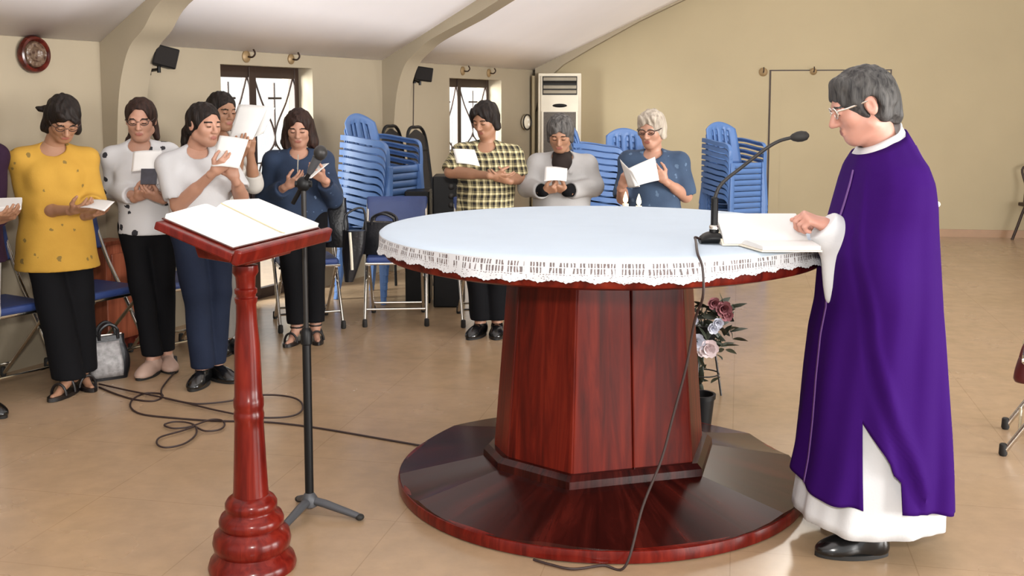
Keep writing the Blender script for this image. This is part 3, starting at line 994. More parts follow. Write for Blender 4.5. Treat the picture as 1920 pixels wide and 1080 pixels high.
# floor-standing air conditioner in the corner
ay = Gb(.25, 0, .30).y
ac_l, ac_r = P(1009, 200, ay), P(1090, 200, ay)
acw = ac_r.x - ac_l.x
ach = P(1040, 137, ay).z
ac = thing('air_conditioner', 'tall cream floor-standing air conditioner in the far corner of the room', 'air conditioner', ((ac_l.x + ac_r.x) / 2, ay + .15, 0))
def acbox(name, x0, x1, y0, y1, z0, z1, mt, bev=.006):
    m = MB(); m.box(((x0 + x1) / 2, (y0 + y1) / 2, (z0 + z1) / 2), (x1 - x0, y1 - y0, z1 - z0)); return m.build(name, mt, ac, bevel=bev, smooth=False)
zpx = lambda v: P(1040, v, ay).z
acbox('cabinet', -acw / 2, acw / 2, -.13, .15, 0, ach, MAT['offwhite'], .012)
acbox('front_frame', -acw * .44, acw * .44, -.146, -.128, .1, ach - .03, MAT['offwhite'], .006)
acbox('outlet', -acw * .40, acw * .40, -.152, -.140, zpx(178), zpx(143), MAT['blacksoft'], .002)
for k, v in enumerate((148, 154, 163, 172)):
    m = MB(); m.box((0, -.155, zpx(v)), (acw * .76, .018, .014 if k in (1,) else .035), Matrix.Rotation(math.radians(25), 3, 'X')); m.build('louvre', MAT['steel_dark'] if k == 1 else mat('grey_louvre', 'a39b8c', .5), ac, smooth=False)
m = MB(); m.sphere((0, -.146, zpx(198)), (acw * .17, .02, .022), 20, 10); m.build('control_panel', MAT['black'], ac)
acbox('intake_grille', -acw * .40, acw * .40, -.152, -.142, .25, zpx(210), mat('dark_intake', (92, 86, 80), .7, vary=.2, vscale=60), .004)
for sx in (-1, 1):
    acbox('side_trim', sx * acw * .40 - .012, sx * acw * .40 + .012, -.160, -.142, .25, zpx(208), MAT['offwhite'], .004)
# pipe in the corner and the small pale fixture beside it
pu = gable_s(1003, 200)[0]
pp = on_plane(1000, 250, A0, wn, .05); pp.z = 0
m = MB(); m.lathe([(.022, .0), (.022, P(1000, 142, pp.y).z)], seg=14)
o = m.build('corner_pipe', MAT['gable'], loc=(pp.x, pp.y, 0)); tag(o, 'slim vertical pipe running up the corner beside the air conditioner', 'pipe')
fx = wall_ball(986, 229, .03)
ft = thing('wall_fixture', 'small pale oval fixture with a dark rim on the wall left of the air conditioner', 'fixture', fx)
M2 = Matrix([Vector((wdir.x, wdir.y, 0)), wn, Vector((0, 0, 1))]).transposed()
a_, b_ = S(12, fx.y) / max(.3, abs(wdir.x) + .25), S(14, fx.y)
m = MB(); m.tube([M2 @ Vector((a_ * math.cos(w), .02, b_ * math.sin(w))) for w in np.linspace(0, 2 * PI, 28)[:-1]], .008, 8, closed=True); m.build('rim', MAT['steel_dark'], ft)
m = MB(); m.sphere((0, 0, 0), (a_ * .95, .03, b_ * .95), 22, 12, M=M2); m.build('face', MAT['offwhite'], ft)
m = MB(); m.sphere(M2 @ Vector((0, .028, b_ * .3)), (.02, .012, .02), 12, 8, M=M2); m.sphere(M2 @ Vector((a_ * .2, .028, -b_ * .35)), (.02, .012, .02), 12, 8, M=M2); m.build('knob', MAT['white'], ft)

# ------------------------------------------------------------------ blue plastic stacking armchairs
def make_plastic_chair(label, group):
    t = thing('plastic_armchair', label, 'chair', (0, 0, 0), 0, group)
    # faces -Y; seat height .42
    w = .24
    def back(a, b):
        x = (a - .5) * 2
        z = .40 + .42 * b
        ww = w * (1 - .10 * b)
        top = .06 * (x * x) * b * b
        return Vector((x * ww, .20 + .10 * b - .05 * x * x, z - top * 1.2))
    m = MB(); m.grid(back, 14, 12, skip=lambda i, j: (i in (3, 5, 8, 10)) and 4 <= j <= 9)
    m.build('backrest', MAT['blueplastic'], t, solid=.012, angle=60)
    def seat(a, b):
        x = (a - .5) * 2
        return Vector((x * (.235 - .02 * b), -.22 + .44 * b, .42 - .022 * math.sin(PI * a) * math.sin(PI * min(1, b * 1.1)) - .02 * b))
    m = MB(); m.grid(seat, 12, 12, skip=lambda i, j: (3 <= i <= 8) and j in (4, 6, 8)); m.build('seat', MAT['blueplastic'], t, solid=.012, angle=60)
    m = MB()
    for q in ((-.24, -.232), (.24, -.232)): pass
    m.grid(lambda a, b: Vector(((a - .5) * .48, -.225 + .0 * b, .425 - .05 * b)), 8, 2)
    m.build('front_apron', MAT['blueplastic'], t, solid=.01)
    for sx in (-1, 1):
        m = MB()
        pts = spline([(sx * .235, .27, .66), (sx * .265, .15, .655), (sx * .27, -.05, .63), (sx * .262, -.18, .615), (sx * .25, -.23, .56), (sx * .245, -.235, .43)], 5)
        vb = []
        for q in pts:
            vb.append([m.vert(q + Vector((sx * dx_, 0, dz_))) for dx_, dz_ in ((-.022, .0), (.022, .0), (.026, -.040), (.016, -.040), (.012, -.010), (-.022, -.010))])
        for A, B in zip(vb[:-1], vb[1:]):
            for k in range(6): m.face((A[k], A[(k + 1) % 6], B[(k + 1) % 6], B[k]))
        m.face(vb[0]); m.face(vb[-1]); m.build('armrest', MAT['blueplastic'], t)
        for fy, top, ft in ((-.22, .43, -.25), (.19, .43, .27)):
            m = MB()
            m.hexa([(sx * .26 - .02, ft - .018, 0), (sx * .26 + .02, ft - .018, 0), (sx * .26 + .02, ft + .018, 0), (sx * .26 - .02, ft + .018, 0),
                    (sx * .225 - .028, fy - .028, top), (sx * .225 + .028, fy - .028, top), (sx * .225 + .028, fy + .028, top), (sx * .225 - .028, fy + .028, top)])
            m.build('leg', MAT['blueplastic'], t, bevel=.006, smooth=False)
    return t
pchair = None
ORD = ['topmost', 'second from the top', 'third from the top', 'fourth from the top', 'fifth from the top', 'sixth from the top', 'seventh from the top', 'eighth from the top', 'ninth from the top', 'tenth from the top', 'eleventh from the top', 'bottom']
def stack(x, y, rz, n, dz, where, group, lean=.0):
    global pchair
    for k in range(n):
        lab = 'blue plastic armchair, %s of the stack %s' % (ORD[n - 1 - k], where)
        fw = Vector((math.sin(rz), -math.cos(rz), 0)) * lean * k
        loc = (x + fw.x, y + fw.y, k * dz)
        if pchair is None:
            pchair = make_plastic_chair(lab, group)
            pchair.scale = (.86, .88, 1); pchair.location = loc; pchair.rotation_euler = (0, 0, rz)
        else:
            dup(pchair, loc, rz, lab, group)
b1 = P(706, 300, 8.25)
stack(b1.x, 8.25, math.radians(60), 12, .056, 'right of the larger window', 'blue chairs stacked by the larger window', .006)
b2 = P(1126, 300, 9.6)
stack(b2.x, 9.6, math.radians(85), 10, .056, 'between grey jacket and denim shirt', 'blue chairs stacked behind the grey jacket')
b3 = P(1182, 300, 10.3)
stack(b3.x, 10.3, math.radians(10), 9, .056, 'behind the blue denim shirt', 'blue chairs stacked behind the blue denim shirt')
b4 = P(1377, 300, 10.6)
stack(b4.x, 10.6, math.radians(28), 10, .056, 'left of the closed door', 'blue chairs stacked by the door')

# ------------------------------------------------------------------ black mesh chairs and equipment behind the table
def mesh_chair(u, Y, vtop, rz, label):
    p = P(u, 300, Y); zt = P(u, vtop, Y).z
    t = thing('mesh_back_chair', label, 'chair', (p.x, Y, 0), rz, 'black mesh-back chairs by the smaller window')
    w = .20
    def prof(a):                                    # outline of the back, a 0..1
        pts = [(-w, .48), (-w * .98, zt - .35), (-w * .9, zt - .1), (-w * .55, zt - .01), (0, zt), (w * .55, zt - .01), (w * .9, zt - .1), (w * .98, zt - .35), (w, .48)]
        return pts
    P3 = lambda x, z: Vector((x, .16 + .10 * (z - .48) / (zt - .48), z))
    m = MB(); m.tube(spline([P3(*q) for q in prof(0)], 6), .014, 8); m.build('back_frame', MAT['black'], t)
    m = MB()
    m.grid(lambda a, b: P3((a - .5) * 2 * w * (1 - .9 * max(0, (b - .82) / .18) ** 3.0), lerp(.48, zt - .02, b)), 8, 24); m.build('back_mesh', MAT['mesh'], t, solid=.004)
    m = MB(); m.tube([P3(-w * .97, zt - .20), P3(w * .97, zt - .20)], .009, 8); m.build('back_rail', MAT['black'], t)
    m = MB(); m.tube([P3(-w, .75), P3(w, .75)], .012, 8); m.build('back_rail', MAT['black'], t)
    m = MB(); m.box((0, .10, .52), (.37, .04, .40)); m.build('seat', MAT['black'], t, bevel=.015, smooth=False)
    for sx in (-1, 1):
        m = MB(); m.tube(spline([(sx * .21, .06, .40), (sx * .215, .07, .60), (sx * .21, .15, .72)], 5), .014, 8); m.build('armrest', MAT['black'], t)
        for sy in (-1, 1):
            m = MB(); m.tube([(sx * (.19 + .01 * sy), .12 + sy * .03, .60), (sx * (.20 + .01 * sy), .08 + sy * .05, .0)], .012, 8); m.build('leg', MAT['black'], t)
mesh_chair(786, 8.95, 237, math.radians(72), 'folded black mesh-back chair with a rounded top beside the blue stack')
mesh_chair(832, 8.95, 239, math.radians(70), 'folded black mesh-back chair with a rounded top behind the plaid shirt')
# amplifier case with bright sockets
ep = P(842, 400, 8.0)
eq = thing('amplifier_cabinet', 'black amplifier cabinet with rows of shiny round controls behind the altar', 'amplifier', (ep.x, 8.0, 0))
ez = P(838, 328, 8.0).z; ew = S(56, 8.0)
m = MB(); m.box((0, 0, ez / 2), (ew, .32, ez)); m.build('cabinet', MAT['black'], eq, bevel=.01, smooth=False)
for r_ in range(3):
    for c_ in range(2):
        m = MB(); zz = P(838, 347 + r_ * 17, 8.0).z
        m.lathe([(.022, 0), (.022, .012), (.015, .016)], c=(ew * (.12 + .26 * c_), -.16, zz), seg=16, axis=(0, -1, 0)); m.build('control_knob', MAT['chrome'] if c_ else MAT['steel_dark'], eq)
rp_ = P(785, 400, 8.15)
rk = thing('equipment_case', 'low black equipment case with pale panels left of the amplifier', 'case', (rp_.x, 8.15, 0))
rz_ = P(790, 356, 8.15).z
m = MB(); m.box((0, 0, rz_ / 2), (S(46, 8.1), .3, rz_)); m.build('case_body', MAT['black'], rk, bevel=.008, smooth=False)
for u, v in ((793, 372), (793, 384), (775, 376)):
    pz = P(u, v, 8.0); m = MB(); m.box((pz.x - rp_.x, -.152, pz.z), (.055, .008, .03)); m.build('label_plate', mat('pale_plate', '8d8377', .5), rk, smooth=False)

# ------------------------------------------------------------------ chrome folding chairs with navy pads
def folding_chair(loc, rz, label, w=.42, seat_h=.45, back=True):
    """faces -Y before rotation"""
    t = thing('folding_chair', label, 'chair', loc, rz, 'chrome folding chairs with navy pads')
    hw = w / 2
    for sx in (-1, 1):
        m = MB(); m.tube(spline([(sx * hw, -.26, .015), (sx * hw, -.02, .40), (sx * hw, .11, .60), (sx * hw * .98, .20, .80)], 6), .0115, 10)
        lg = m.build('leg', MAT['chrome'], t)
        m = MB(); m.lathe([(.014, -.02), (.018, -.012), (.016, .03), (.012, .034)], c=(sx * hw, -.262, .02), seg=12); m.build('foot_cap', MAT['blacksoft'], lg)
        m = MB(); m.tube([(sx * (hw - .03), -.20, seat_h - .03), (sx * (hw - .03), .23, .015)], .0105, 10)
        lg = m.build('leg', MAT['chrome'], t)
        m = MB(); m.lathe([(.013, -.02), (.017, -.012), (.015, .03), (.012, .034)], c=(sx * (hw - .03), .232, .02), seg=12); m.build('foot_cap', MAT['blacksoft'], lg)
    m = MB(); m.tube([(-hw, -.20, .11), (hw, -.20, .11)], .008, 8); m.build('stretcher', MAT['chrome'], t)
    m = MB(); m.tube([(-hw + .03, .17, .085), (hw - .03, .17, .085)], .008, 8); m.build('stretcher', MAT['chrome'], t)
    m = MB(); m.box((0, 0, seat_h), (w - .02, .40, .04)); m.build('seat', MAT['bluepad'], t, bevel=.015, smooth=False)
    m = MB(); m.tube([(-hw + .01, -.2, seat_h - .025), (hw - .01, -.2, seat_h - .025), (hw - .01, .2, seat_h - .025), (-hw + .01, .2, seat_h - .025)], .009, 8, closed=True); m.build('seat_frame', MAT['chrome'], t)
    if back:
        m = MB(); m.grid(lambda a, b: Vector(((a - .5) * (w + .01), .165 + .045 * b + .02 * math.sin(PI * a), .66 + .19 * b)), 10, 4); m.build('backrest', MAT['bluepad'], t, solid=.035, bevel=.008, angle=60)
    return t
FR = []
def fchair(u, v, yaw, label, **k):
    g = G(u, v)
    return folding_chair((g.x, g.y, 0), yaw, label, **k)
# yaw: rz of the chair; faces into the room
fchair(745, 598, math.radians(4), 'navy padded chrome folding chair with a black bag on it by the altar')
fchair(574, 606, math.radians(20), 'navy folding chair behind the person in the patterned denim top')
fchair(915, 598, math.radians(10), 'navy folding chair behind the person in the plaid shirt')
fchair(182, 686, math.radians(60), 'navy folding chair between the yellow tunic and the white blouse', w=.38)
fchair(-4, 730, math.radians(58), 'navy folding chair at the left edge beside the yellow tunic')
fchair(335, 660, math.radians(52), 'navy folding chair behind the person in the white T-shirt')
fa_, fb_ = G(1880, 858), G(1885, 801)
ax_ = (fa_ - fb_).normalized(); fw_ = Vector((ax_.y, -ax_.x, 0))
cc_ = (fa_ + fb_) / 2 - fw_ * .262
folding_chair((cc_.x, cc_.y, 0), math.atan2(fw_.x, -fw_.y), 'chrome-legged folding chair at the right edge behind the person in purple')
g_ = Gb(gable_s(1902, 440)[0] + .05, 0, .35)
t_ = thing('wooden_chair', 'dark curved-leg chair against the back wall at the right edge', 'chair', g_)
m = MB(); m.box((0.12, 0, .40), (.36, .36, .04)); m.build('seat', MAT['brownmetal'], t_, bevel=.01, smooth=False)
for sx in (0, 1):
    for sy in (-1, 1):
        m = MB(); x0 = -.06 + .36 * sx
        m.tube(spline([(x0 + (-.05 if sx == 0 else .05), sy * .17, .0), (x0, sy * .16, .16), (x0 + .04, sy * .15, .30), (x0 + .07 * (1 - sx), sy * .14, .385)], 5), .016, 8); m.build('leg', MAT['brownmetal'], t_)
m = MB(); m.tube(spline([(.0, .16, .4), (.02, .19, .6), (.0, .22, .8), (.25, .22, .82), (.28, .19, .6), (.28, .16, .4)], 6), .014, 8); m.build('backrest', MAT['brownmetal'], t_)

# brown wooden cabinet against the wall
cs_ = wall_s(203, 470)[0]; cg = W(cs_, 0, .09)
cz = P(203, 462, 6.3).z
cb_ = thing('wooden_cabinet', 'brown wooden cabinet against the left wall behind the folding chair', 'cabinet', (cg.x, cg.y, 0), math.atan2(wdir.y, wdir.x))
m = MB(); m.box((0, 0, cz / 2 + .03), (.34, .12, cz - .06)); m.build('body', MAT['cabwood'], cb_, bevel=.006, smooth=False)
m = MB(); m.box((0, 0, .03), (.32, .11, .06)); m.build('plinth', MAT['darkwood'], cb_, smooth=False)
m = MB(); m.box((.0, -.064, cz * .72), (.26, .012, cz * .35)); d_ = m.build('door', MAT['cabwood'], cb_, bevel=.004, smooth=False)
m = MB(); m.sphere((.10, -.078, cz * .72), .012, 10, 8); m.build('knob', MAT['brownmetal'], d_)
m = MB(); m.box((0, 0, cz), (.37, .15, .025)); m.build('top_board', MAT['cabwood'], cb_, bevel=.004, smooth=False)

# ------------------------------------------------------------------ bags
def soft_bag(name, label, loc, size, rz, mt, mt2=None, handles=True, lean=0.0, hang=False):
    t = thing(name, label, 'bag', loc, rz)
    w, d, h = size
    def body(a, b):
        th = 2 * PI * a
        c, s_ = math.cos(th), math.sin(th)
        e = .55
        bul = 1 + .16 * math.sin(PI * min(1, b * 1.2)) + .03 * math.sin(5 * th + 7 * b)
        narrow = lerp(1, .42, b ** 1.5)
        x = math.copysign(abs(c) ** e, c) * w / 2 * bul * lerp(1, .9, b)
        y = math.copysign(abs(s_) ** e, s_) * d / 2 * bul * narrow
        z = h * b
        return Vector((x + lean * b, y, z))
    m = MB(); ids = m.grid(body, 40, 12, closed=True)
    m.face([r[0] for r in ids]); m.face([r[-1] for r in ids])
    m.build('bag_body', mt, t, angle=70)
    if mt2:
        m = MB(); m.grid(lambda a, b: body(.53 + .28 * a, .08 + .8 * b) * 1.0 + Vector((0, -.006, 0)), 12, 8); m.build('front_panel', mt2, t, solid=.006)
    if handles:
        for sy in (-1, 1):
            m = MB(); m.tube(spline([(-w * .25 + lean, sy * d * .2, h * .92), (-w * .22 + lean, sy * d * .25, h * 1.15), (lean, sy * d * .3, h * 1.28), (w * .22 + lean, sy * d * .25, h * 1.15), (w * .25 + lean, sy * d * .2, h * .92)], 6), .010, 8); m.build('handle', mt, t)
    m = MB(); m.tube([(-w * .38 + lean, 0, h * 1.005), (w * .38 + lean, 0, h * 1.005)], .006, 6); m.build('zip', MAT['chrome'], t)
    return t
MAT['bagblack'] = mat('black_leather', '16161a', .32, vary=.2, bump=.2, bscale=60)
MAT['baggrey'] = mat('grey_snakeskin', '8a8787', .4, vary=.35, vscale=40)
MAT['bagmaroon'] = mat('maroon_leather', '4f1a1a', .35, vary=.2)
gg = G(204, 708)
soft_bag('handbag', 'black and grey handbag on the floor beside the yellow tunic wearer\'s feet', gg, (.20, .12, .24), math.radians(35), MAT['bagblack'], MAT['baggrey'], True)
bgp = P(700, 470, 7.0)
gch = G(745, 598)
soft_bag('shoulder_bag', 'black shoulder bag standing on the navy folding chair left of the altar', (gch.x - .08, gch.y - .04, .474), (.33, .15, .22), math.radians(-8), MAT['bagblack'], None, True)
# small bag hanging beside the chair
hb = P(662, 480, gch.y - .27)
t_ = thing('hanging_bag', 'dark glossy bag with pale trim hanging at the left side of the folding chair', 'bag', hb)
m = MB()
hz0, hz1 = P(655, 528, hb.y).z - hb.z, P(655, 432, hb.y).z - hb.z
def hbody(a, b):
    th = 2 * PI * a
    w = lerp(.030, .085, min(1, b * 1.6)) * (1 - .15 * b)
    return Vector((w * math.cos(th) - .03 + .05 * b, .05 * math.sin(th) * lerp(.6, 1, b), lerp(hz0, hz1, b)))
ids = m.grid(hbody, 24, 10, closed=True); m.face([r[0] for r in ids]); m.face([r[-1] for r in ids])
m.build('bag_body', MAT['bagblack'], t_, angle=70)
m = MB(); m.tube(spline([hbody(.68, .98) + Vector((0, -.006, 0)), hbody(.74, .6) + Vector((0, -.006, 0)), hbody(.80, .25) + Vector((0, -.006, 0))], 6), .010, 8); m.build('pale_trim', MAT['offwhite'], t_)
m = MB(); m.tube(spline([hbody(.45, .97), hbody(.45, 1) + Vector((0, .02, .10)), Vector((.06, .08, hz1 + .14)), hbody(.05, .97)], 6), .008, 8); m.build('strap', MAT['bagblack'], t_)
# maroon bag on the right edge chair
mb_ = P(1921, 690, 4.6)
t_ = thing('maroon_bag', 'maroon leather bag hanging from the chair at the right edge', 'bag', mb_)
mz0, mz1 = P(1919, 716, 4.6).z - mb_.z, P(1919, 668, 4.6).z - mb_.z
m = MB()
def mbody(a, b):
    th = 2 * PI * a
    w = .075 * (1 - .35 * b ** 2) * (1 if b > .1 else .9)
    return Vector((.03 + w * math.cos(th), .05 * math.sin(th), lerp(mz0, mz1, b)))
ids = m.grid(mbody, 24, 8, closed=True); m.face([r[0] for r in ids]); m.face([r[-1] for r in ids]); m.build('bag_body', MAT['bagmaroon'], t_, angle=70)
m = MB(); zt_ = P(1919, 640, 4.6).z - mb_.z
m.tube(spline([(-.015, 0, mz1 - .005), (.0, 0, zt_ - .02), (.035, 0, zt_ + .02), (.07, 0, zt_ - .02), (.08, 0, mz1 - .005)], 6), .012, 8); m.build('handle', MAT['bagmaroon'], t_)

# ------------------------------------------------------------------ flowers behind the altar
fp = G(1312, 798)
ptt = thing('flower_pot', 'plain black plastic pot on the floor behind the altar pedestal', 'pot', (fp.x, fp.y, 0))
pzt = P(1312, 738, fp.y).z
m = MB(); m.lathe([(.03, 0.01), (.052, 0.0), (.066, pzt - .02), (.072, pzt - .02), (.073, pzt), (.062, pzt), (.055, .05), (.01, .05)], seg=28, cap=False); m.build('pot', MAT['black'], ptt)
fy = 5.45
f0 = P(1318, 650, fy)
fl_t = thing('flower_stand', 'flower arrangement of pale blooms and dark leaves on a wire stand behind the altar', 'flowers', (f0.x, fy, 0))
MAT['leaf'] = mat('dark_leaf', '2c3226', .5, vary=.3)
MAT['petal'] = mat('pale_pink_petal', 'e3d3d4', .6, vary=.1)
MAT['petal2'] = mat('white_lilac_petal', 'd9dbe6', .6, vary=.1)
MAT['petal3'] = mat('dusky_rose_petal', 'a26a70', .6, vary=.15)
ftop = P(1318, 565, fy).z
m = MB()
for a in (0, 2.1, 4.2):
    m.tube(spline([(.10 * math.cos(a), .10 * math.sin(a), 0), (.05 * math.cos(a), .05 * math.sin(a), .3), (.03 * math.cos(a), .03 * math.sin(a), ftop - .22)], 5), .006, 6)
for z in (.12, .35, ftop - .22):
    rr = .085 if z < .2 else .045
    m.tube([(rr * math.cos(w), rr * math.sin(w), z) for w in np.linspace(0, 2 * PI, 20)[:-1]], .004, 6, closed=True)
m.build('wire_stand', MAT['steel_dark'], fl_t)
m = MB(); m.lathe([(.03, ftop - .23), (.06, ftop - .20), (.075, ftop - .12), (.06, ftop - .12), (.01, ftop - .15)], seg=20, cap=False); m.build('vase', MAT['black'], fl_t)
rnd = random.Random(3)
def leaf(m, base, d, L, w):
    d = d.normalized(); sd = d.cross(Vector((rnd.uniform(-1, 1), rnd.uniform(-1, 1), rnd.uniform(-.3, 1)))).normalized(); up = sd.cross(d)
    N = 6; ids = []
    for i in range(N + 1):
        t = i / N; c = base + d * L * t + up * (-.35 * L * t * t)
        ww = w * math.sin(PI * min(.98, t * .95 + .04))
        ids.append((m.vert(c - sd * ww), m.vert(c + up * ww * .25), m.vert(c + sd * ww)))
    for A, B in zip(ids[:-1], ids[1:]):
        m.face((A[0], A[1], B[1], B[0])); m.face((A[1], A[2], B[2], B[1]))
def loc(u, v, dy=0): return P(u, v, fy + dy) - Vector((f0.x, fy, 0))
m = MB(); hub = Vector((0, 0, ftop - .14))
tips = []
for u, v in ((1345, 600), (1355, 640), (1362, 575), (1330, 575), (1298, 580), (1300, 620), (1305, 660), (1312, 690), (1318, 715), (1340, 655), (1362, 622), (1290, 600), (1322, 640), (1308, 705), (1295, 690), (1350, 585)):
    tip = loc(u, v, rnd.uniform(-.08, .05)); tips.append(tip)
    m.tube(spline([hub, hub.lerp(tip, .5) + Vector((0, 0, .04)), tip], 5), .0035, 6)
m.build('stems', MAT['leaf'], fl_t)
m = MB()
for tip in tips:
    for k in range(9):
        leaf(m, tip + Vector((rnd.gauss(0, .02), rnd.gauss(0, .02), rnd.gauss(0, .02))), Vector((rnd.gauss(0, 1), rnd.gauss(0, 1), rnd.gauss(0, .8))), rnd.uniform(.05, .10), rnd.uniform(.010, .018))
o = m.build('foliage', MAT['leaf'], fl_t)
def bloom(c, r, mt):
    m = MB()
    for ring, (n, tilt, sc) in enumerate(((6, .35, 1), (5, .8, .8), (4, 1.2, .55))):
        for k in range(n):
            a = 2 * PI * k / n + ring
            d = Vector((math.cos(a) * math.cos(tilt), -math.sin(tilt), math.sin(a) * math.cos(tilt)))
            sd = Vector((-math.sin(a), 0, math.cos(a)))
            ids = []
            for i in range(5):
                t = i / 4; ww = r * .55 * sc * math.sin(PI * (.12 + .75 * t)); p = c + d * r * sc * t + Vector((0, -.25 * r * t * t, 0))
                ids.append((m.vert(p - sd * ww), m.vert(p + Vector((0, r * .12, 0))), m.vert(p + sd * ww)))
            for A, B in zip(ids[:-1], ids[1:]):
                m.face((A[0], A[1], B[1], B[0])); m.face((A[1], A[2], B[2], B[1]))
    m.build('flower', mt, fl_t)
for u, v, r, k in ((1304, 640, .050, 'petal2'), (1328, 652, .052, 'petal'), (1318, 655, .04, 'petal'), (1337, 615, .032, 'petal2'), (1356, 578, .045, 'petal3'), (1362, 590, .035, 'petal3'), (1292, 618, .03, 'petal'), (1300, 600, .026, 'petal2'), (1346, 605, .03, 'petal2'), (1338, 568, .035, 'petal3')):
    bloom(loc(u, v, -.10), r, MAT[k])

# ------------------------------------------------------------------ two candles burning behind the table
MAT['wax'] = mat('candle_wax', 'efe6d2', .5, sss=.0)
MAT['flame'] = mat('candle_flame', 'fff0c0', .5, vary=0, emit='ffe2a0', estr=6)
MAT['brass'] = mat('brass', 'b08d4c', .3, .9)
for u, vt, lab in ((1173, 362, 'lit candle on a brass floor stand behind the altar, the left one of two'), (1198, 366, 'lit candle on a brass floor stand behind the altar, the right one of two')):
    Yc = 5.45; tp = P(u, vt, Yc)
    c = thing('candlestick', lab, 'candle', (tp.x, Yc, 0), 0, 'burning candles behind the altar')
    zz = tp.z - .055
    m = MB(); m.lathe([(.032, 0), (.032, .012), (.02, .03), (.012, .05), (.012, zz - .2), (.026, zz - .19), (.027, zz - .18), (.012, zz - .175)], seg=24); m.build('stand', MAT['brass'], c)
    m = MB(); m.lathe([(.016, zz - .178), (.016, zz)], seg=18); m.build('candle', MAT['wax'], c)
    m = MB(); m.lathe([(.001, zz - .002), (.011, zz + .012), (.013, zz + .022), (.008, zz + .042), (.001, zz + .062)], seg=14); m.build('flame', MAT['flame'], c)
# ------------------------------------------------------------------ implicit surfaces for bodies, hair and clothes
def A3(p): return np.array((p[0], p[1], p[2]), dtype=np.float64)
def fr(r, f, u): return np.array([list(r), list(f), list(u)], dtype=np.float64)     # rows: local axes

def C(a, b, ra, rb, k=.02): return ('c', A3(a), A3(b), ra, rb, k)
def E(c, r, M=None, k=.02): return ('e', A3(c), np.array(r, dtype=float), M, k)
def EC(a, b, r0, r1, M, k=.03): return ('ec', A3(a), A3(b), r0, r1, M, k)       # elliptic cone: (rx,ry) at both ends
def SUB(p): return ('-',) + p

def _dist(p, X, Y, Z):
    if p[0] == 'c':
        _, a, b, ra, rb, k = p
        ba = b - a; L2 = max(1e-9, ba @ ba)
        dx, dy, dz = X - a[0], Y - a[1], Z - a[2]
        t = np.clip((dx * ba[0] + dy * ba[1] + dz * ba[2]) / L2, 0, 1)
        return np.sqrt((dx - t * ba[0]) ** 2 + (dy - t * ba[1]) ** 2 + (dz - t * ba[2]) ** 2) - (ra + (rb - ra) * t)
    if p[0] == 'e':
        _, c, r, M, k = p
        dx, dy, dz = X - c[0], Y - c[1], Z - c[2]
        if M is not None:
            dx, dy, dz = (M[0, 0] * dx + M[0, 1] * dy + M[0, 2] * dz, M[1, 0] * dx + M[1, 1] * dy + M[1, 2] * dz, M[2, 0] * dx + M[2, 1] * dy + M[2, 2] * dz)
        k0 = np.sqrt((dx / r[0]) ** 2 + (dy / r[1]) ** 2 + (dz / r[2]) ** 2)
        k1 = np.sqrt((dx / r[0] ** 2) ** 2 + (dy / r[1] ** 2) ** 2 + (dz / r[2] ** 2) ** 2) + 1e-9
        return k0 * (k0 - 1) / k1
    if p[0] == 'ec':
        _, a, b, r0, r1, M, k = p
        ba = M @ (b - a)
        dx, dy, dz = X - a[0], Y - a[1], Z - a[2]
        dx, dy, dz = (M[0, 0] * dx + M[0, 1] * dy + M[0, 2] * dz, M[1, 0] * dx + M[1, 1] * dy + M[1, 2] * dz, M[2, 0] * dx + M[2, 1] * dy + M[2, 2] * dz)
        t = np.clip((dx * ba[0] + dy * ba[1] + dz * ba[2]) / max(1e-9, ba @ ba), 0, 1)
        rx = r0[0] + (r1[0] - r0[0]) * t; ry = r0[1] + (r1[1] - r0[1]) * t
        qx, qy, qz = dx - t * ba[0], dy - t * ba[1], dz - t * ba[2]
        rm = np.minimum(rx, ry)
        k0 = np.sqrt((qx / rx) ** 2 + (qy / ry) ** 2 + (qz / rm) ** 2)
        k1 = np.sqrt((qx / rx ** 2) ** 2 + (qy / ry ** 2) ** 2 + (qz / rm ** 2) ** 2) + 1e-9
        return k0 * (k0 - 1) / k1

def _bounds(p):
    if p[0] == '-': p = p[1:]
    if p[0] == 'c':
        r = max(p[3], p[4]); return np.minimum(p[1], p[2]) - r, np.maximum(p[1], p[2]) + r
    if p[0] == 'e':
        r = p[2].max(); return p[1] - r, p[1] + r
    r = max(max(p[3]), max(p[4])); return np.minimum(p[1], p[2]) - r, np.maximum(p[1], p[2]) + r

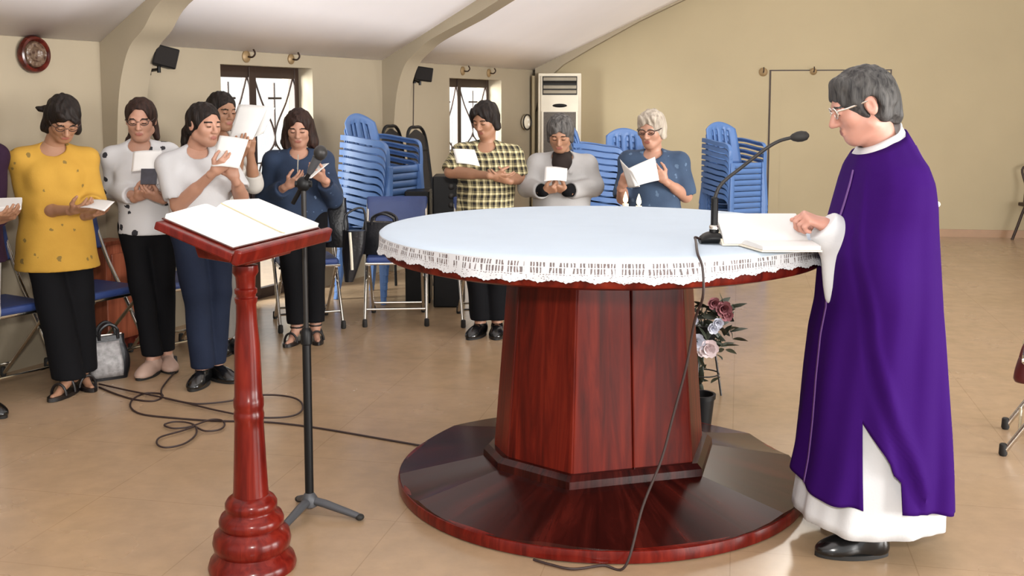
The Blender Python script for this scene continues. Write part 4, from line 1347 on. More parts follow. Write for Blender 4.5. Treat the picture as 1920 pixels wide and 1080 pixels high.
def surface(prims, h, clips=(), pad=.02, disp=None):
    """clips: list of functions (X,Y,Z)->signed distance kept where negative. Returns verts, quads."""
    lo = np.min([_bounds(p)[0] for p in prims if p[0] != '-'], axis=0) - pad
    hi = np.max([_bounds(p)[1] for p in prims if p[0] != '-'], axis=0) + pad
    n = np.ceil((hi - lo) / h).astype(int) + 1
    xs, ys, zs = [lo[i] + h * np.arange(n[i]) for i in range(3)]
    D = np.full(n, .15, dtype=np.float64)
    for p in prims:
        neg = p[0] == '-'
        q = p[1:] if neg else p
        k = q[-1]
        b0, b1 = _bounds(q)
        m = .05 + k
        i0 = np.clip(np.floor((b0 - m - lo) / h).astype(int), 0, n); i1 = np.clip(np.ceil((b1 + m - lo) / h).astype(int) + 1, 0, n)
        if (i1 <= i0).any(): continue
        sl = tuple(slice(a, b) for a, b in zip(i0, i1))
        d = _dist(q, xs[sl[0]][:, None, None], ys[sl[1]][None, :, None], zs[sl[2]][None, None, :])
        o = D[sl]
        if neg:
            d = -d
            hh = np.maximum(k - np.abs(o - d), 0) / k
            D[sl] = np.maximum(o, d) + hh * hh * k * .25
        else:
            hh = np.maximum(k - np.abs(o - d), 0) / k
            D[sl] = np.minimum(o, d) - hh * hh * k * .25
    if disp is not None:
        D = D + disp(xs[:, None, None], ys[None, :, None], zs[None, None, :])
    for c in clips:
        D = np.maximum(D, c(xs[:, None, None], ys[None, :, None], zs[None, None, :]))
    return nets(D, lo, h)

def nets(D, lo, h):
    S_ = D < 0
    nx, ny, nz = D.shape
    cnt = np.zeros((nx - 1, ny - 1, nz - 1), dtype=np.int8)
    for a in (0, 1):
        for b in (0, 1):
            for c in (0, 1):
                cnt += S_[a:nx - 1 + a, b:ny - 1 + b, c:nz - 1 + c]
    act = (cnt > 0) & (cnt < 8)
    I = np.argwhere(act)
    idx = np.full(cnt.shape, -1, dtype=np.int64)
    idx[act] = np.arange(len(I))
    acc = np.zeros((len(I), 3)); num = np.zeros(len(I))
    corners = [(a, b, c) for a in (0, 1) for b in (0, 1) for c in (0, 1)]
    for ca in corners:
        for ax in range(3):
            if ca[ax]: continue
            cb = list(ca); cb[ax] = 1
            va = D[I[:, 0] + ca[0], I[:, 1] + ca[1], I[:, 2] + ca[2]]
            vb = D[I[:, 0] + cb[0], I[:, 1] + cb[1], I[:, 2] + cb[2]]
            m = (va < 0) != (vb < 0)
            t = np.where(m, va / np.where(m, va - vb, 1), 0)
            p = np.array(ca, dtype=float)[None, :].repeat(len(I), 0)
            p[:, ax] += t
            acc += p * m[:, None]; num += m
    V = lo + h * (I + acc / num[:, None])
    Fs = []
    for ax in range(3):
        o1, o2 = (ax + 1) % 3, (ax + 2) % 3
        sa = [slice(None)] * 3; sb = [slice(None)] * 3
        sa[ax] = slice(0, D.shape[ax] - 1); sb[ax] = slice(1, None)
        for o in (o1, o2):
            sa[o] = slice(1, D.shape[o] - 1); sb[o] = slice(1, D.shape[o] - 1)
        a, b = S_[tuple(sa)], S_[tuple(sb)]
        for flip, msk in ((False, a & ~b), (True, ~a & b)):
            q = np.argwhere(msk)
            if not len(q): continue
            q = q.copy(); q[:, o1] += 1; q[:, o2] += 1
            def cell(d1, d2):
                r = q.copy(); r[:, o1] += d1; r[:, o2] += d2
                return idx[r[:, 0], r[:, 1], r[:, 2]]
            quad = np.stack([cell(-1, -1), cell(0, -1), cell(0, 0), cell(-1, 0)], 1)
            Fs.append(quad[:, ::-1] if flip else quad)
    F = np.concatenate(Fs)
    return V, F

def relax(V, F, it=1, lam=.5):
    for _ in range(it):
        acc = np.zeros_like(V); n = np.zeros(len(V))
        for a, b in ((0, 1), (1, 2), (2, 3), (3, 0)):
            np.add.at(acc, F[:, a], V[F[:, b]]); np.add.at(n, F[:, a], 1)
            np.add.at(acc, F[:, b], V[F[:, a]]); np.add.at(n, F[:, b], 1)
        V = V * (1 - lam) + lam * acc / np.maximum(n, 1)[:, None]
    return V

def quadmesh(name, pieces, mats, parent, origin, angle=180):
    """pieces: list of (V, F, matindex array or int)"""
    Vs, Fs, Ms, o = [], [], [], 0
    for V, F, mi in pieces:
        Vs.append(V); Fs.append(F + o); o += len(V)
        Ms.append(np.full(len(F), mi) if np.isscalar(mi) else mi)
    V = np.concatenate(Vs) - np.array(origin); F = np.concatenate(Fs); Mi = np.concatenate(Ms).astype(np.int32)
    me = bpy.data.meshes.new(name)
    me.vertices.add(len(V)); me.vertices.foreach_set('co', V.astype(np.float32).ravel())
    me.loops.add(F.size); me.loops.foreach_set('vertex_index', F.astype(np.int32).ravel())
    me.polygons.add(len(F)); me.polygons.foreach_set('loop_start', np.arange(0, F.size, 4, dtype=np.int32))
    me.update(calc_edges=True)
    for x in mats: me.materials.append(x)
    me.polygons.foreach_set('material_index', Mi)
    me.polygons.foreach_set('use_smooth', np.ones(len(F), dtype=bool))
    o = bpy.data.objects.new(name, me); COL.objects.link(o)
    if parent is not None: o.parent = parent
    return o

# ------------------------------------------------------------------ materials for people
def skin(name, c): return mat(name, c, .5, vary=.05, vscale=18, sss=.12, bump=.03, bscale=220)
SK = {'mid': skin('skin_warm', (173, 130, 109)), 'fair': skin('skin_fair', (184, 136, 116)), 'tan': skin('skin_tan', (156, 115, 90)), 'pink': skin('skin_pink', (186, 136, 119))}
MAT['lip'] = mat('lips', (150, 92, 80), .45, vary=0)
MAT['eye'] = mat('dark_eye', '1c1412', .3, vary=0)
def hairmat(name, c, c2, sc=1.0):
    m, nt, b = newmat(name)
    n = noise(nt, mapped(nt, (70 * sc, 70 * sc, 9 * sc)), 1, 4, .6, .5)
    nt.links.new(ramp(nt, n, [(.3, c), (.7, c2)]), b.inputs['Base Color'])
    b.inputs['Roughness'].default_value = .55
    b.inputs['Specular IOR Level'].default_value = .22
    add_bump(nt, b, n, .8, .008)
    return m
HAIR = {'black': hairmat('black_hair', '0d0a09', '251c18'), 'brown': hairmat('dark_brown_hair', '1a0f0c', '3a261f'),
        'grey': hairmat('grey_hair', '8f857a', 'b8ae9f'), 'salt': hairmat('salt_and_pepper_hair', (24, 23, 25), (84, 82, 80)), 'greying': hairmat('greying_black_hair', '1c1a1b', '6a6764')}

def headframe(yaw, pitch, roll=0):
    f = Vector((math.sin(yaw), -math.cos(yaw), 0)); r = Vector((math.cos(yaw), math.sin(yaw), 0)); u = Vector((0, 0, 1))
    f2 = f * math.cos(pitch) - u * math.sin(pitch); u2 = u * math.cos(pitch) + f * math.sin(pitch)
    r2 = r * math.cos(roll) + u2 * math.sin(roll); u3 = u2 * math.cos(roll) - r * math.sin(roll)
    return r2, f2, u3

class Head:
    def __init__(s, c, yaw, pitch, roll=0, k=1.0):
        s.c = Vector(c); s.r, s.f, s.u = headframe(yaw, pitch, roll); s.k = k
        s.M = fr(s.r, s.f, s.u)
    def p(s, x, y, z): return s.c + (s.r * x + s.f * y + s.u * z) * s.k
    def local(s, V): return ((V - A3(s.c)) @ s.M.T) / s.k
    def prims(s, neck, nr=.052):
        k = s.k; p = s.p; M = s.M
        e = lambda c, r, kk=.02: E(p(*c), [x * k for x in r], M, kk)
        c_ = lambda a, b, ra, rb, kk=.012: C(p(*a), p(*b), ra * k, rb * k, kk)
        L = [e((0, -.012, .032), (.074, .094, .080)), e((0, .022, -.030), (.060, .066, .084), .03),
             e((0, .052, -.088), (.030, .030, .026), .03), c_((-.046, .0, -.062), (-.014, .052, -.092), .026, .022, .02), c_((.046, .0, -.062), (.014, .052, -.092), .026, .022, .02),
             e((-.036, .052, -.022), (.026, .026, .028), .02), e((.036, .052, -.022), (.026, .026, .028), .02),
             c_((-.034, .078, .020), (.034, .078, .020), .011, .011, .018)]
        for sx in (-1, 1):
            L.append(SUB(e((sx * .030, .100, .004), (.018, .018, .012), .014)))
            L.append(e((sx * .030, .079, .002), (.0155, .0125, .0125), .004))
        L += [c_((0, .086, .010), (0, .107, -.030), .0075, .0115, .012), e((-.011, .096, -.034), (.009, .010, .008), .008), e((.011, .096, -.034), (.009, .010, .008), .008),
              c_((-.016, .083, -.0595), (.016, .083, -.0595), .0065, .0065, .008), c_((-.013, .083, -.0685), (.013, .083, -.0685), .0072, .0072, .006)]
        for sx in (-1, 1):
            L += [e((sx * .076, -.012, -.006), (.009, .019, .031), .008), SUB(e((sx * .088, -.008, -.004), (.010, .010, .018), .006))]
        L += [C(p(0, -.022, -.045), neck, nr * k, nr * 1.08 * k, .025)]
        return L
    def mats(s, V, F):
        ctr = s.local(V[F].mean(1))
        x, y, z = ctr[:, 0], ctr[:, 1], ctr[:, 2]
        mi = np.zeros(len(F), dtype=int)
        mi[(np.abs(x) < .021 * (1 - ((z + .064) / .012) ** 2).clip(0)) & (y > .07) & (np.abs(z + .064) < .012)] = 1
        for sx in (-1, 1):
            mi[(np.abs(x - sx * .030) < .013) & (np.abs(z + .0035) < .0028) & (y > .07)] = 2          # lash line, eyes lowered
            mi[(np.abs(x - sx * .032) < .018) & (np.abs(z - .0225 + 3.0 * (x - sx * .030) ** 2 * 4) < .0036) & (y > .06)] = 3
        return mi

def hand(W, d, n, s, sc=1.0, curl=(.5, .5, .35), spread=.0, thumb=.6):
    """W wrist, d towards the fingers, n palm normal, s towards the thumb"""
    d = Vector(d).normalized(); n = Vector(n); n = (n - d * n.dot(d)).normalized(); s_ = Vector(s)
    s2 = d.cross(n); s2 = s2 if s2.dot(s_) > 0 else -s2; s2.normalize()
    L = [C(W - d * .03 * sc, W + d * .012 * sc, .026 * sc, .025 * sc, .015)]
    offs = (.030, .010, -.010, -.028); lens = (.068, .076, .070, .055)
    for i, (o, l) in enumerate(zip(offs, lens)):
        kn = W + (d * (.086 - .006 * abs(i - 1)) + s2 * o) * sc
        L.append(C(W + (d * .012 + s2 * o * .6) * sc, kn, .0145 * sc, .0115 * sc, .014))
        a = 0; p0 = kn; r0 = .0094 * sc
        for j, (fr_, c) in enumerate(zip((.46, .30, .24), curl)):
            a += c * (1 + .08 * i)
            dd = (d * math.cos(a) + n * math.sin(a) + s2 * spread * (1.5 - i) * .25).normalized()
            p1 = p0 + dd * l * fr_ * sc; r1 = r0 * .9
            L.append(C(p0, p1, r0, r1, .0035)); p0, r0 = p1, r1
    t0 = W + (d * .022 + s2 * .026) * sc
    t1 = t0 + (d * .62 + s2 * .62 + n * .35).normalized() * .040 * sc
    t2 = t1 + (d * .85 + s2 * .25 + n * thumb).normalized() * .032 * sc
    t3 = t2 + (d * .9 + s2 * .0 + n * thumb).normalized() * .024 * sc
    L += [C(W + (d * .015 + s2 * .012) * sc, t1, .016 * sc, .0125 * sc, .012), C(t1, t2, .0115 * sc, .0100 * sc, .004), C(t2, t3, .0098 * sc, .0080 * sc, .004)]
    return L

def folds(amp, fx=38, fz=6, seed=0.0):
    rs = np.random.RandomState(int(seed * 10) + 5)
    ph = rs.uniform(0, 6.3, 8)
    def f(X, Y, Z):
        a = np.sin(fx * X + 3.1 * np.sin(fz * Z + ph[0]) + ph[1]) + np.sin(fx * .8 * Y + 2.2 * np.sin(fz * 1.4 * Z + ph[2]) + ph[3]) + .8 * np.sin(18 * Z + 9 * X + ph[4]) + .6 * np.sin(31 * Z - 14 * Y + 2 * np.sin(10 * X) + ph[5])
        return amp * a * .4
    return f
def zclip(z, above=True):                           # keep above / below z
    return (lambda X, Y, Z: z - Z + 0 * X + 0 * Y) if above else (lambda X, Y, Z: Z - z + 0 * X + 0 * Y)
def pclip(pt, n):                                   # keep the side the normal points away from
    pt = A3(pt); n = A3(Vector(n).normalized())
    return lambda X, Y, Z: (X - pt[0]) * n[0] + (Y - pt[1]) * n[1] + (Z - pt[2]) * n[2]

class Person:
    """A posed standing figure. Joint pixels are (u, v, dy): dy metres further from the camera than the body."""
    def __init__(s, label, foot_uv, yaw, head, hyaw, hpitch, sk='mid', hroll=0, h=1.58, neck=None, sh=.158, hk=1.0, lean=0.0, w=1.0, dx=0.0, foot_g=None):
        s.g = foot_g if foot_g is not None else G(*foot_uv)
        s.Y = s.g.y; s.w = w
        s.root = thing('person', label, 'person', (s.g.x, s.g.y, 0))
        s.sk = SK[sk]; s.org = Vector((s.g.x, s.g.y, 0))
        s.f = Vector((math.sin(yaw), -math.cos(yaw), 0)); s.r = Vector((math.cos(yaw), math.sin(yaw), 0)); s.uz = Vector((0, 0, 1))
        s.yaw = yaw; k = h / 1.6; s.k = k
        s.head = Head(s.px(*head), hyaw, hpitch, hroll, hk)
        s.hip = s.org + s.uz * .83 * k + s.f * -.01 + s.r * dx
        s.neck = s.px(*neck) if neck else s.org + s.uz * 1.335 * k + s.f * lean
        ax = (s.neck - s.hip); ax.normalize(); s.ax = ax
        s.bf = (s.f - ax * s.f.dot(ax)).normalized(); s.br = s.bf.cross(ax).normalized() * 1.0
        if s.br.dot(s.r) < 0: s.br = -s.br
        s.B = fr(s.br, s.bf, ax)
        tl = (s.neck - s.hip).length
        s.at = lambda t, x=0, y=0: s.hip + ax * tl * t + s.br * x + s.bf * y
        s.shA = s.at(.85, -sh * w, -.005); s.shB = s.at(.85, sh * w, -.005)      # A: image-left for a front view
        s.arms = {}
        s.tl = tl
    def px(s, u, v, dy=0): return P(u, v, s.Y + dy)
    def arm(s, side, el, wr, hd=None, pn=(0, 0, 1), th=None, curl=(.5, .5, .35), hs=.95, thumb=.6):
        e = s.px(*el) if not isinstance(el, Vector) else el
        w_ = s.px(*wr) if not isinstance(wr, Vector) else wr
        S0 = s.shA if side == 'a' else s.shB
        d = (s.px(*hd) - w_) if hd is not None and not isinstance(hd, Vector) else (hd if hd is not None else (w_ - e))
        s.arms[side] = dict(s=S0, e=e, w=w_, d=Vector(d).normalized(), n=Vector(pn), t=Vector(th) if th is not None else Vector((0, 0, 1)), curl=curl, hs=hs, thumb=thumb)
    def legs(s, ta, tb, ya=0.0, yb=0.0, flat=True):
        """toe pixels and yaw of each foot"""
        s.feet = []
        for (u, v), yw, sx in ((ta, ya, -1), (tb, yb, 1)):
            toe = G(u, v, .03); d = Vector((math.sin(yw), -math.cos(yw), 0))
            heel = toe - d * .19; ank = heel + d * .045 + Vector((0, 0, .07))
            hip = s.hip + s.r * sx * .085 * s.w
            knee = hip.lerp(ank, .48) + s.f * .025
            s.feet.append((hip, knee, ank, heel, toe, d))
    # ---- skin body, one mesh
    def body(s, legs_bare=True, hh=.0045, bb=.010, nr=.050):
        H = s.head; w = s.w
        nb = s.at(.99, 0, .0)
        hv, hf = surface(H.prims(nb, nr), hh)
        hv = relax(hv, hf, 1, .3)
        pcs = [(hv, hf, H.mats(hv, hf))]
        at = s.at
        L = [EC(at(-.05), at(.28), (.150 * w, .105 * w), (.125 * w, .09 * w), s.B), EC(at(.28), at(.72), (.125 * w, .09 * w), (.150 * w, .10 * w), s.B), EC(at(.72), at(.93), (.145 * w, .095), (.075, .06), s.B),
             C(s.shA, s.shB, .045, .045, .04), C(at(.93, -.03), s.shA, .045, .042, .03), C(at(.93, .03), s.shB, .045, .042, .03), C(at(.9), nb, .055, nr, .03)]
        for a in s.arms.values():
            L += [C(a['s'], a['e'], .047 * w, .037 * w, .02), C(a['e'], a['w'], .037 * w, .024, .015), C(a['e'], a['w'].lerp(a['e'], .5), .038 * w, .034 * w, .015)]
        for hip, kn, an, he, to, d in s.feet:
            L += [C(hip, kn, .075 * w, .052, .03), C(kn, an, .050, .034, .02), C(an, he + Vector((0, 0, .045)), .032, .026, .02), C(an - Vector((0, 0, .02)), to - Vector((0, 0, .008)) - d * .04, .030, .018, .02), C(to - d * .04 - Vector((0, 0, .008)), to - Vector((0, 0, .008)), .018, .014, .01)]
        bv, bf_ = surface(L, bb)
        bv = relax(bv, bf_, 1, .4)
        pcs.append((bv, bf_, 0))
        for a in s.arms.values():
            v, f = surface(hand(a['w'], a['d'], a['n'], a['t'], a['hs'], a['curl'], 0, a['thumb']), .0036)
            pcs.append((relax(v, f, 1, .3), f, 0))
        s.bodyo = quadmesh('body', pcs, [s.sk, MAT['lip'], MAT['eye'], s.brow], s.root, s.org)
    brow = None
    # ---- clothes
    def top(s, m, hem, flare=(.185, .135), infl=.014, sleeve=.5, sl_r=.062, sl_end=.06, fold=.004, name='shirt', neckcut=.062, vneck=0.0, hh=.009, waist=(.150, .115), bust=True, seed=1.0, long_in=.013, collar=None, extra=(), extraclip=()):
        """hem: pixel row; sleeve: 0..1 upper arm, 1..2 forearm"""
        w = s.w; at = s.at
        zh = s.px(960, hem, -.1).z
        th = (zh - s.hip.z) / s.tl
        flare = (flare[0] * w, flare[1] * w)
        L = []
        if th < .2:
            L.append(EC(at(th - .12), at(.32), (flare[0] + .006, flare[1] + .006), (waist[0] * w, waist[1] * w), s.B))
            L.append(EC(at(.30), at(.70), (waist[0] * w, waist[1] * w), (.160 * w + infl * .3, .112 * w + infl * .3), s.B))
        else:
            L.append(EC(at(th - .1), at(.70), (waist[0] * w, waist[1] * w), (.160 * w, .112 * w), s.B))
        L += [EC(at(.70), at(.91), (.155 * w, .106), (.085, .066), s.B), C(s.shA, s.shB, .040 + infl, .040 + infl, .04), C(at(.93, -.035), s.shA, .042 + infl, .040 + infl, .03), C(at(.93, .035), s.shB, .042 + infl, .040 + infl, .03), C(at(.86), at(.945), .064 + infl * .5, .056 + infl * .3, .03)]
        if bust:
            L += [E(at(.62, -.07, .070), (.058, .046, .058), s.B, .05), E(at(.62, .07, .070), (.058, .046, .058), s.B, .05)]
        clips = [zclip(zh)]
        trunk, L = L, []
        for a in s.arms.values():
            if sleeve <= 1:
                end = a['s'].lerp(a['e'], sleeve); L.append(C(a['s'], end, .046 + infl, sl_r, .03))
            else:
                t = sleeve - 1; end = a['e'].lerp(a['w'], t)
                L += [C(a['s'], a['e'], .045 + infl, sl_r * .95, .03), C(a['e'], end, sl_r * .95, sl_end, .02)]
        # round off: cut sleeves square, open the neck
        for a in s.arms.values():
            if sleeve <= 1: b, d = a['s'].lerp(a['e'], sleeve), (a['e'] - a['s'])
            else: b, d = a['e'].lerp(a['w'], sleeve - 1), (a['w'] - a['e'])
            d = d.normalized(); R = (sl_end if sleeve > 1 else sl_r) + .012
            q0, q1 = A3(b), A3(b + d * .10)
            L.append(SUB(C(Vector(q0) + d * (R * .98), Vector(q1), R, R, .004)))
        L += trunk + list(extra)
        cut = s.at(.985, 0, .035)
        L.append(SUB(E(cut, (neckcut, neckcut * 1.05, neckcut * .8), s.B, .006)))
        if vneck:
            L.append(SUB(C(s.at(.99, 0, .09), s.at(.99 - vneck, 0, .13), .045, .012, .006)))
        v, f = surface(L, hh, clips + list(extraclip), disp=folds(fold, seed=seed))
        v = relax(v, f, 2, .4)
        return quadmesh(name, [(v, f, 0)], [m], s.root, s.org)
    def trousers(s, m, hem_z=.07, waist_t=.22, r=(.090, .066, .060), fold=.004, name='trousers', seed=2.0, hh=.009):
        w = s.w
        L = [EC(s.at(-.06), s.at(waist_t), (.160 * w, .115 * w), (.140 * w, .104 * w), s.B)]
        for hip, kn, an, he, to, d in s.feet:
            end = an + Vector((0, 0, hem_z - .07)) - d * .008
            L += [C(hip, kn, r[0] * w, r[1] * w, .025), C(kn, end - Vector((0, 0, .05)), r[1] * w, r[2] * w, .012)]
        v, f = surface(L, hh, [zclip(hem_z), zclip(s.at(waist_t).z, False)], disp=folds(fold, fx=30, fz=9, seed=seed))
        v = relax(v, f, 2, .4)
        return quadmesh(name, [(v, f, 0)], [m], s.root, s.org)
    def shoes(s, m, kind='shoe', sole=None):
        for i, (hip, kn, an, he, to, d) in enumerate(s.feet):
            sd = Vector((-d.y, d.x, 0))
            if kind == 'shoe':
                Mf = fr(sd, d, Vector((0, 0, 1))); h0 = Vector((he.x, he.y, 0)); t0 = Vector((to.x, to.y, 0))
                L = [E(h0 + d * .025 + Vector((0, 0, .034)), (.039, .055, .048), Mf, .03), E(h0 + d * .10 + Vector((0, 0, .030)), (.042, .085, .052), Mf, .03), E(t0 - d * .035 + Vector((0, 0, .022)), (.047, .068, .034), Mf, .03), C(h0 + d * .02 + Vector((0, 0, .06)), h0 + d * .05 + Vector((0, 0, .07)), .036, .037, .02),
                     SUB(C(an + Vector((0, 0, .012)), an + Vector((0, 0, .09)), .030, .034, .008))]
                v, f = surface(L, .006, [zclip(.010)])
                o = quadmesh('shoe', [(relax(v, f, 1), f, 0)], [m], s.root, s.org)
                mb = MB(); N = 28; A_ = []; B_ = []
                for k in range(N):
                    a = 2 * PI * k / N; c_ = math.cos(a); q = (h0 + t0) / 2 + d * (c_ * (.128 if c_ > 0 else .122)) + sd * (math.sin(a) * (.046 + .006 * c_ - .004 * math.cos(2 * a)))
                    A_.append(mb.vert(q + Vector((0, 0, .001)) - s.org)); B_.append(mb.vert(q + Vector((0, 0, .016)) - s.org))
                for k in range(N): mb.face((A_[k], A_[(k + 1) % N], B_[(k + 1) % N], B_[k]))
                mb.face(list(reversed(A_))); mb.face(B_); so = mb.build('shoe_sole', sole or MAT['blacksoft'], o)

            else:                                    # strapped sandals
                mb = MB()
                N = 18
                out = []
                for k in range(N):
                    a = 2 * PI * k / N; l = (he + to) / 2 + d * (math.cos(a) * .125) + sd * (math.sin(a) * (.042 + .006 * math.cos(a))); out.append(l)
                A_ = [mb.vert(Vector((q.x, q.y, .002)) - s.org) for q in out]; B_ = [mb.vert(Vector((q.x, q.y, .022)) - s.org) for q in out]
                for k in range(N): mb.face((A_[k], A_[(k + 1) % N], B_[(k + 1) % N], B_[k]))
                mb.face(list(reversed(A_))); mb.face(B_)
                for t, hgt in ((.04, .058), (-.035, .078)):
                    c = (he + to) / 2 + d * t
                    mb.tube([Vector((c.x, c.y, .018)) + sd * (.043 * math.cos(w)) + Vector((0, 0, hgt * math.sin(w))) - s.org for w in np.linspace(0, PI, 12)], .0075, 8)
                mb.tube([an + d * (.038 * math.cos(w)) + sd * (.038 * math.sin(w)) - s.org for w in np.linspace(0, 2 * PI, 16)[:-1]], .006, 6, closed=True)
                mb.build('sandal', m, s.root)
    # ---- hair
    def hair(s, m, locks=(), face=(.062, .078, .105), fc=(0, .098, -.045), infl=.012, low=-.06, amp=.0034, name='hair', cap=(.074, .094, .080), k=.02, extra_sub=(), hh=.0045):
        H = s.head; p = H.p
        L = [E(p(0, -.014, .034), [(c + infl) * H.k for c in cap], H.M, k), E(p(0, -.035, -.01), [(x) * H.k for x in (.070 + infl * .7, .070 + infl * .5, .075)], H.M, .03)]
        for lk in locks:
            a, b, ra, rb = lk[:4]
            L.append(C(p(*a), p(*b), ra * H.k, rb * H.k, lk[4] if len(lk) > 4 else .02))
        L.append(SUB(E(p(*fc), [x * H.k for x in face], H.M, .008)))
        for q in extra_sub: L.append(SUB(E(p(*q[0]), [x * H.k for x in q[1]], H.M, .01)))
        M_ = H.M; c0 = A3(H.c)
        def disp(X, Y, Z):
            dx, dy, dz = X - c0[0], Y - c0[1], Z - c0[2]
            x = M_[0, 0] * dx + M_[0, 1] * dy + M_[0, 2] * dz; y = M_[1, 0] * dx + M_[1, 1] * dy + M_[1, 2] * dz; z = M_[2, 0] * dx + M_[2, 1] * dy + M_[2, 2] * dz
            return amp * (np.sin(150 * x + 40 * z + 3 * np.sin(40 * y)) + np.sin(130 * y + 30 * z + 2 * np.sin(55 * x))) * .6
        lim = []
        if low is not None: lim = [pclip(p(0, 0, low), -H.u)]
        v, f = surface(L, hh, lim, disp=disp)
        v = relax(v, f, 1, .4)
        return quadmesh(name, [(v, f, 0)], [m], s.root, s.org)
    def glasses(s, m, z=.004, w=.0022):
        H = s.head; mb = MB(); O = s.org
        for sx in (-1, 1):
            mb.tube([H.p(sx * .031 + .024 * math.cos(a), .094 - .004 * abs(math.cos(a)), z + .017 * math.sin(a)) - O for a in np.linspace(0, 2 * PI, 20)[:-1]], w, 6, closed=True)
            mb.tube([H.p(sx * .055, .088, z + .006) - O, H.p(sx * .074, .06, z + .006) - O, H.p(sx * .079, -.005, z + .008) - O], w, 6)
        mb.tube([H.p(-.008, .098, z + .004) - O, H.p(.008, .098, z + .004) - O], w, 6)
        return mb.build('glasses', m, s.root)

def sheet(name, label, cat, corners, mt, bend=.01, thick=.0015, pages=1, group=None):
    """corners: 4 points round the sheet"""
    c = sum(corners, Vector()) / 4
    A, B, Cc, D = [q - c for q in corners]
    n = (B - A).cross(D - A).normalized()
    mb = MB()
    mb.grid(lambda a, b: (A.lerp(B, a)).lerp(D.lerp(Cc, a), b) + n * bend * math.sin(PI * a) * (1 - .4 * b), 10, 8)
    o = mb.build(name, mt, loc=c, solid=thick)
    return tag(o, label, cat, group)
# ------------------------------------------------------------------ the people
R_ = math.radians
def cloth(name, c, **k):
    k.setdefault('bump', .10); k.setdefault('bscale', 120)
    k.setdefault('spec', .15)
    return mat(name, c, k.pop('rough', .85), **k)
def print_mat(name, base, spot, scale, thr, rough=.85, base2=None):
    m, nt, b = newmat(name)
    vec = mapped(nt, (1, 1, 1))
    vo = nt.nodes.new('ShaderNodeTexVoronoi'); vo.inputs['Scale'].default_value = scale
    nt.links.new(vec, vo.inputs[0])
    n = noise(nt, vec, scale * 2.2, 3)
    d = math_n(nt, 'ADD', vo.outputs[0], math_n(nt, 'MULTIPLY', math_n(nt, 'SUBTRACT', n, .5), .5))
    sep = nt.nodes.new('ShaderNodeSeparateColor'); nt.links.new(vo.outputs[1], sep.inputs[0])
    pick = math_n(nt, 'LESS_THAN', sep.outputs[0], .55)
    f = math_n(nt, 'MULTIPLY', math_n(nt, 'LESS_THAN', d, thr), pick)
    base_c = ramp(nt, noise(nt, vec, 7, 4), [(.3, base), (.7, base2 or base)])
    mx = nt.nodes.new('ShaderNodeMix'); mx.data_type = 'RGBA'
    nt.links.new(f, mx.inputs[0]); nt.links.new(base_c, mx.inputs[6]); mx.inputs[7].default_value = srgb(spot)
    nt.links.new(mx.outputs[2], b.inputs['Base Color']); b.inputs['Roughness'].default_value = rough
    add_bump(nt, b, noise(nt, vec, 140, 3), .08)
    return m
def plaid_mat():
    m, nt, b = newmat('black_and_cream_plaid')
    tc = nt.nodes.new('ShaderNodeTexCoord'); sx = nt.nodes.new('ShaderNodeSeparateXYZ'); nt.links.new(tc.outputs['Object'], sx.inputs[0])
    wob = noise(nt, tc.outputs['Object'], 9, 2)
    def band(v, period, w, ph=0.0):
        q = math_n(nt, 'FRACT', math_n(nt, 'ADD', math_n(nt, 'ADD', math_n(nt, 'DIVIDE', v, period), ph), math_n(nt, 'MULTIPLY', wob, .35)))
        return math_n(nt, 'LESS_THAN', q, w)
    xx = math_n(nt, 'ADD', sx.outputs[0], math_n(nt, 'MULTIPLY', sx.outputs[1], .6))
    a = math_n(nt, 'MAXIMUM', band(xx, .042, .36), math_n(nt, 'MULTIPLY', band(xx, .042, .12, .55), .6))
    c = math_n(nt, 'MAXIMUM', band(sx.outputs[2], .046, .34), math_n(nt, 'MULTIPLY', band(sx.outputs[2], .046, .10, .55), .6))
    s_ = math_n(nt, 'MULTIPLY', math_n(nt, 'ADD', a, c), .5)
    nt.links.new(ramp(nt, s_, [(0, '191511'), (.45, (126, 117, 85)), (1, (205, 195, 154))]), b.inputs['Base Color'])
    b.inputs['Roughness'].default_value = .85
    return m
MAT['yellow'] = print_mat('mustard_cotton', (184, 142, 52), (122, 98, 44), 16, .20, base2=(174, 132, 45))
MAT['blouse'] = print_mat('white_dotted_cotton', (199, 199, 201), '2a2a30', 13, .24)
MAT['tee'] = cloth('white_jersey', (189, 189, 191), vary=.03)
MAT['tee2'] = cloth('off_white_cotton', (184, 180, 174), vary=.03)
MAT['blackcloth'] = cloth('black_cloth', '0c0c0f', vary=.1)
MAT['jeans'] = cloth('dark_navy_denim', '1b2233', vary=.15, bscale=200)
MAT['denimprint'] = print_mat('dark_patterned_denim', '18273f', '5d6f8a', 22, .13, base2='22344f')
MAT['greytrouser'] = cloth('grey_cloth', '77736e')
MAT['plaid'] = plaid_mat()
MAT['greyjacket'] = cloth('light_grey_fleece', (164, 162, 161), vary=.04)
MAT['charcoal'] = cloth('charcoal_scarf', '2d2624', vary=.2)
MAT['denimblue'] = print_mat('mottled_blue_denim', '2b3d56', '51667f', 18, .22, base2='384c66')
MAT['purpletop'] = cloth('dark_purple_cloth', '2c1a2c', vary=.2)
MAT['navycloth'] = cloth('navy_cloth', '1e2740', vary=.1)
MAT['whitetrouser'] = cloth('white_cloth', (185, 185, 182))
MAT['shoeblack'] = mat('black_shoe_leather', '0d0d0e', .22, vary=.1, coat=.3)
MAT['shoebeige'] = mat('beige_shoe', 'a58a7c', .5)
MAT['strap'] = mat('black_sandal_strap', '141011', .4)
MAT['frame'] = mat('glasses_frame', '3a2a26', .35)
MAT['silver'] = mat('silver_frame', 'd9d4cc', .25, .9)
Person.brow = HAIR['black']

def bob(p, m, **k):
    return p.hair(m, **k)

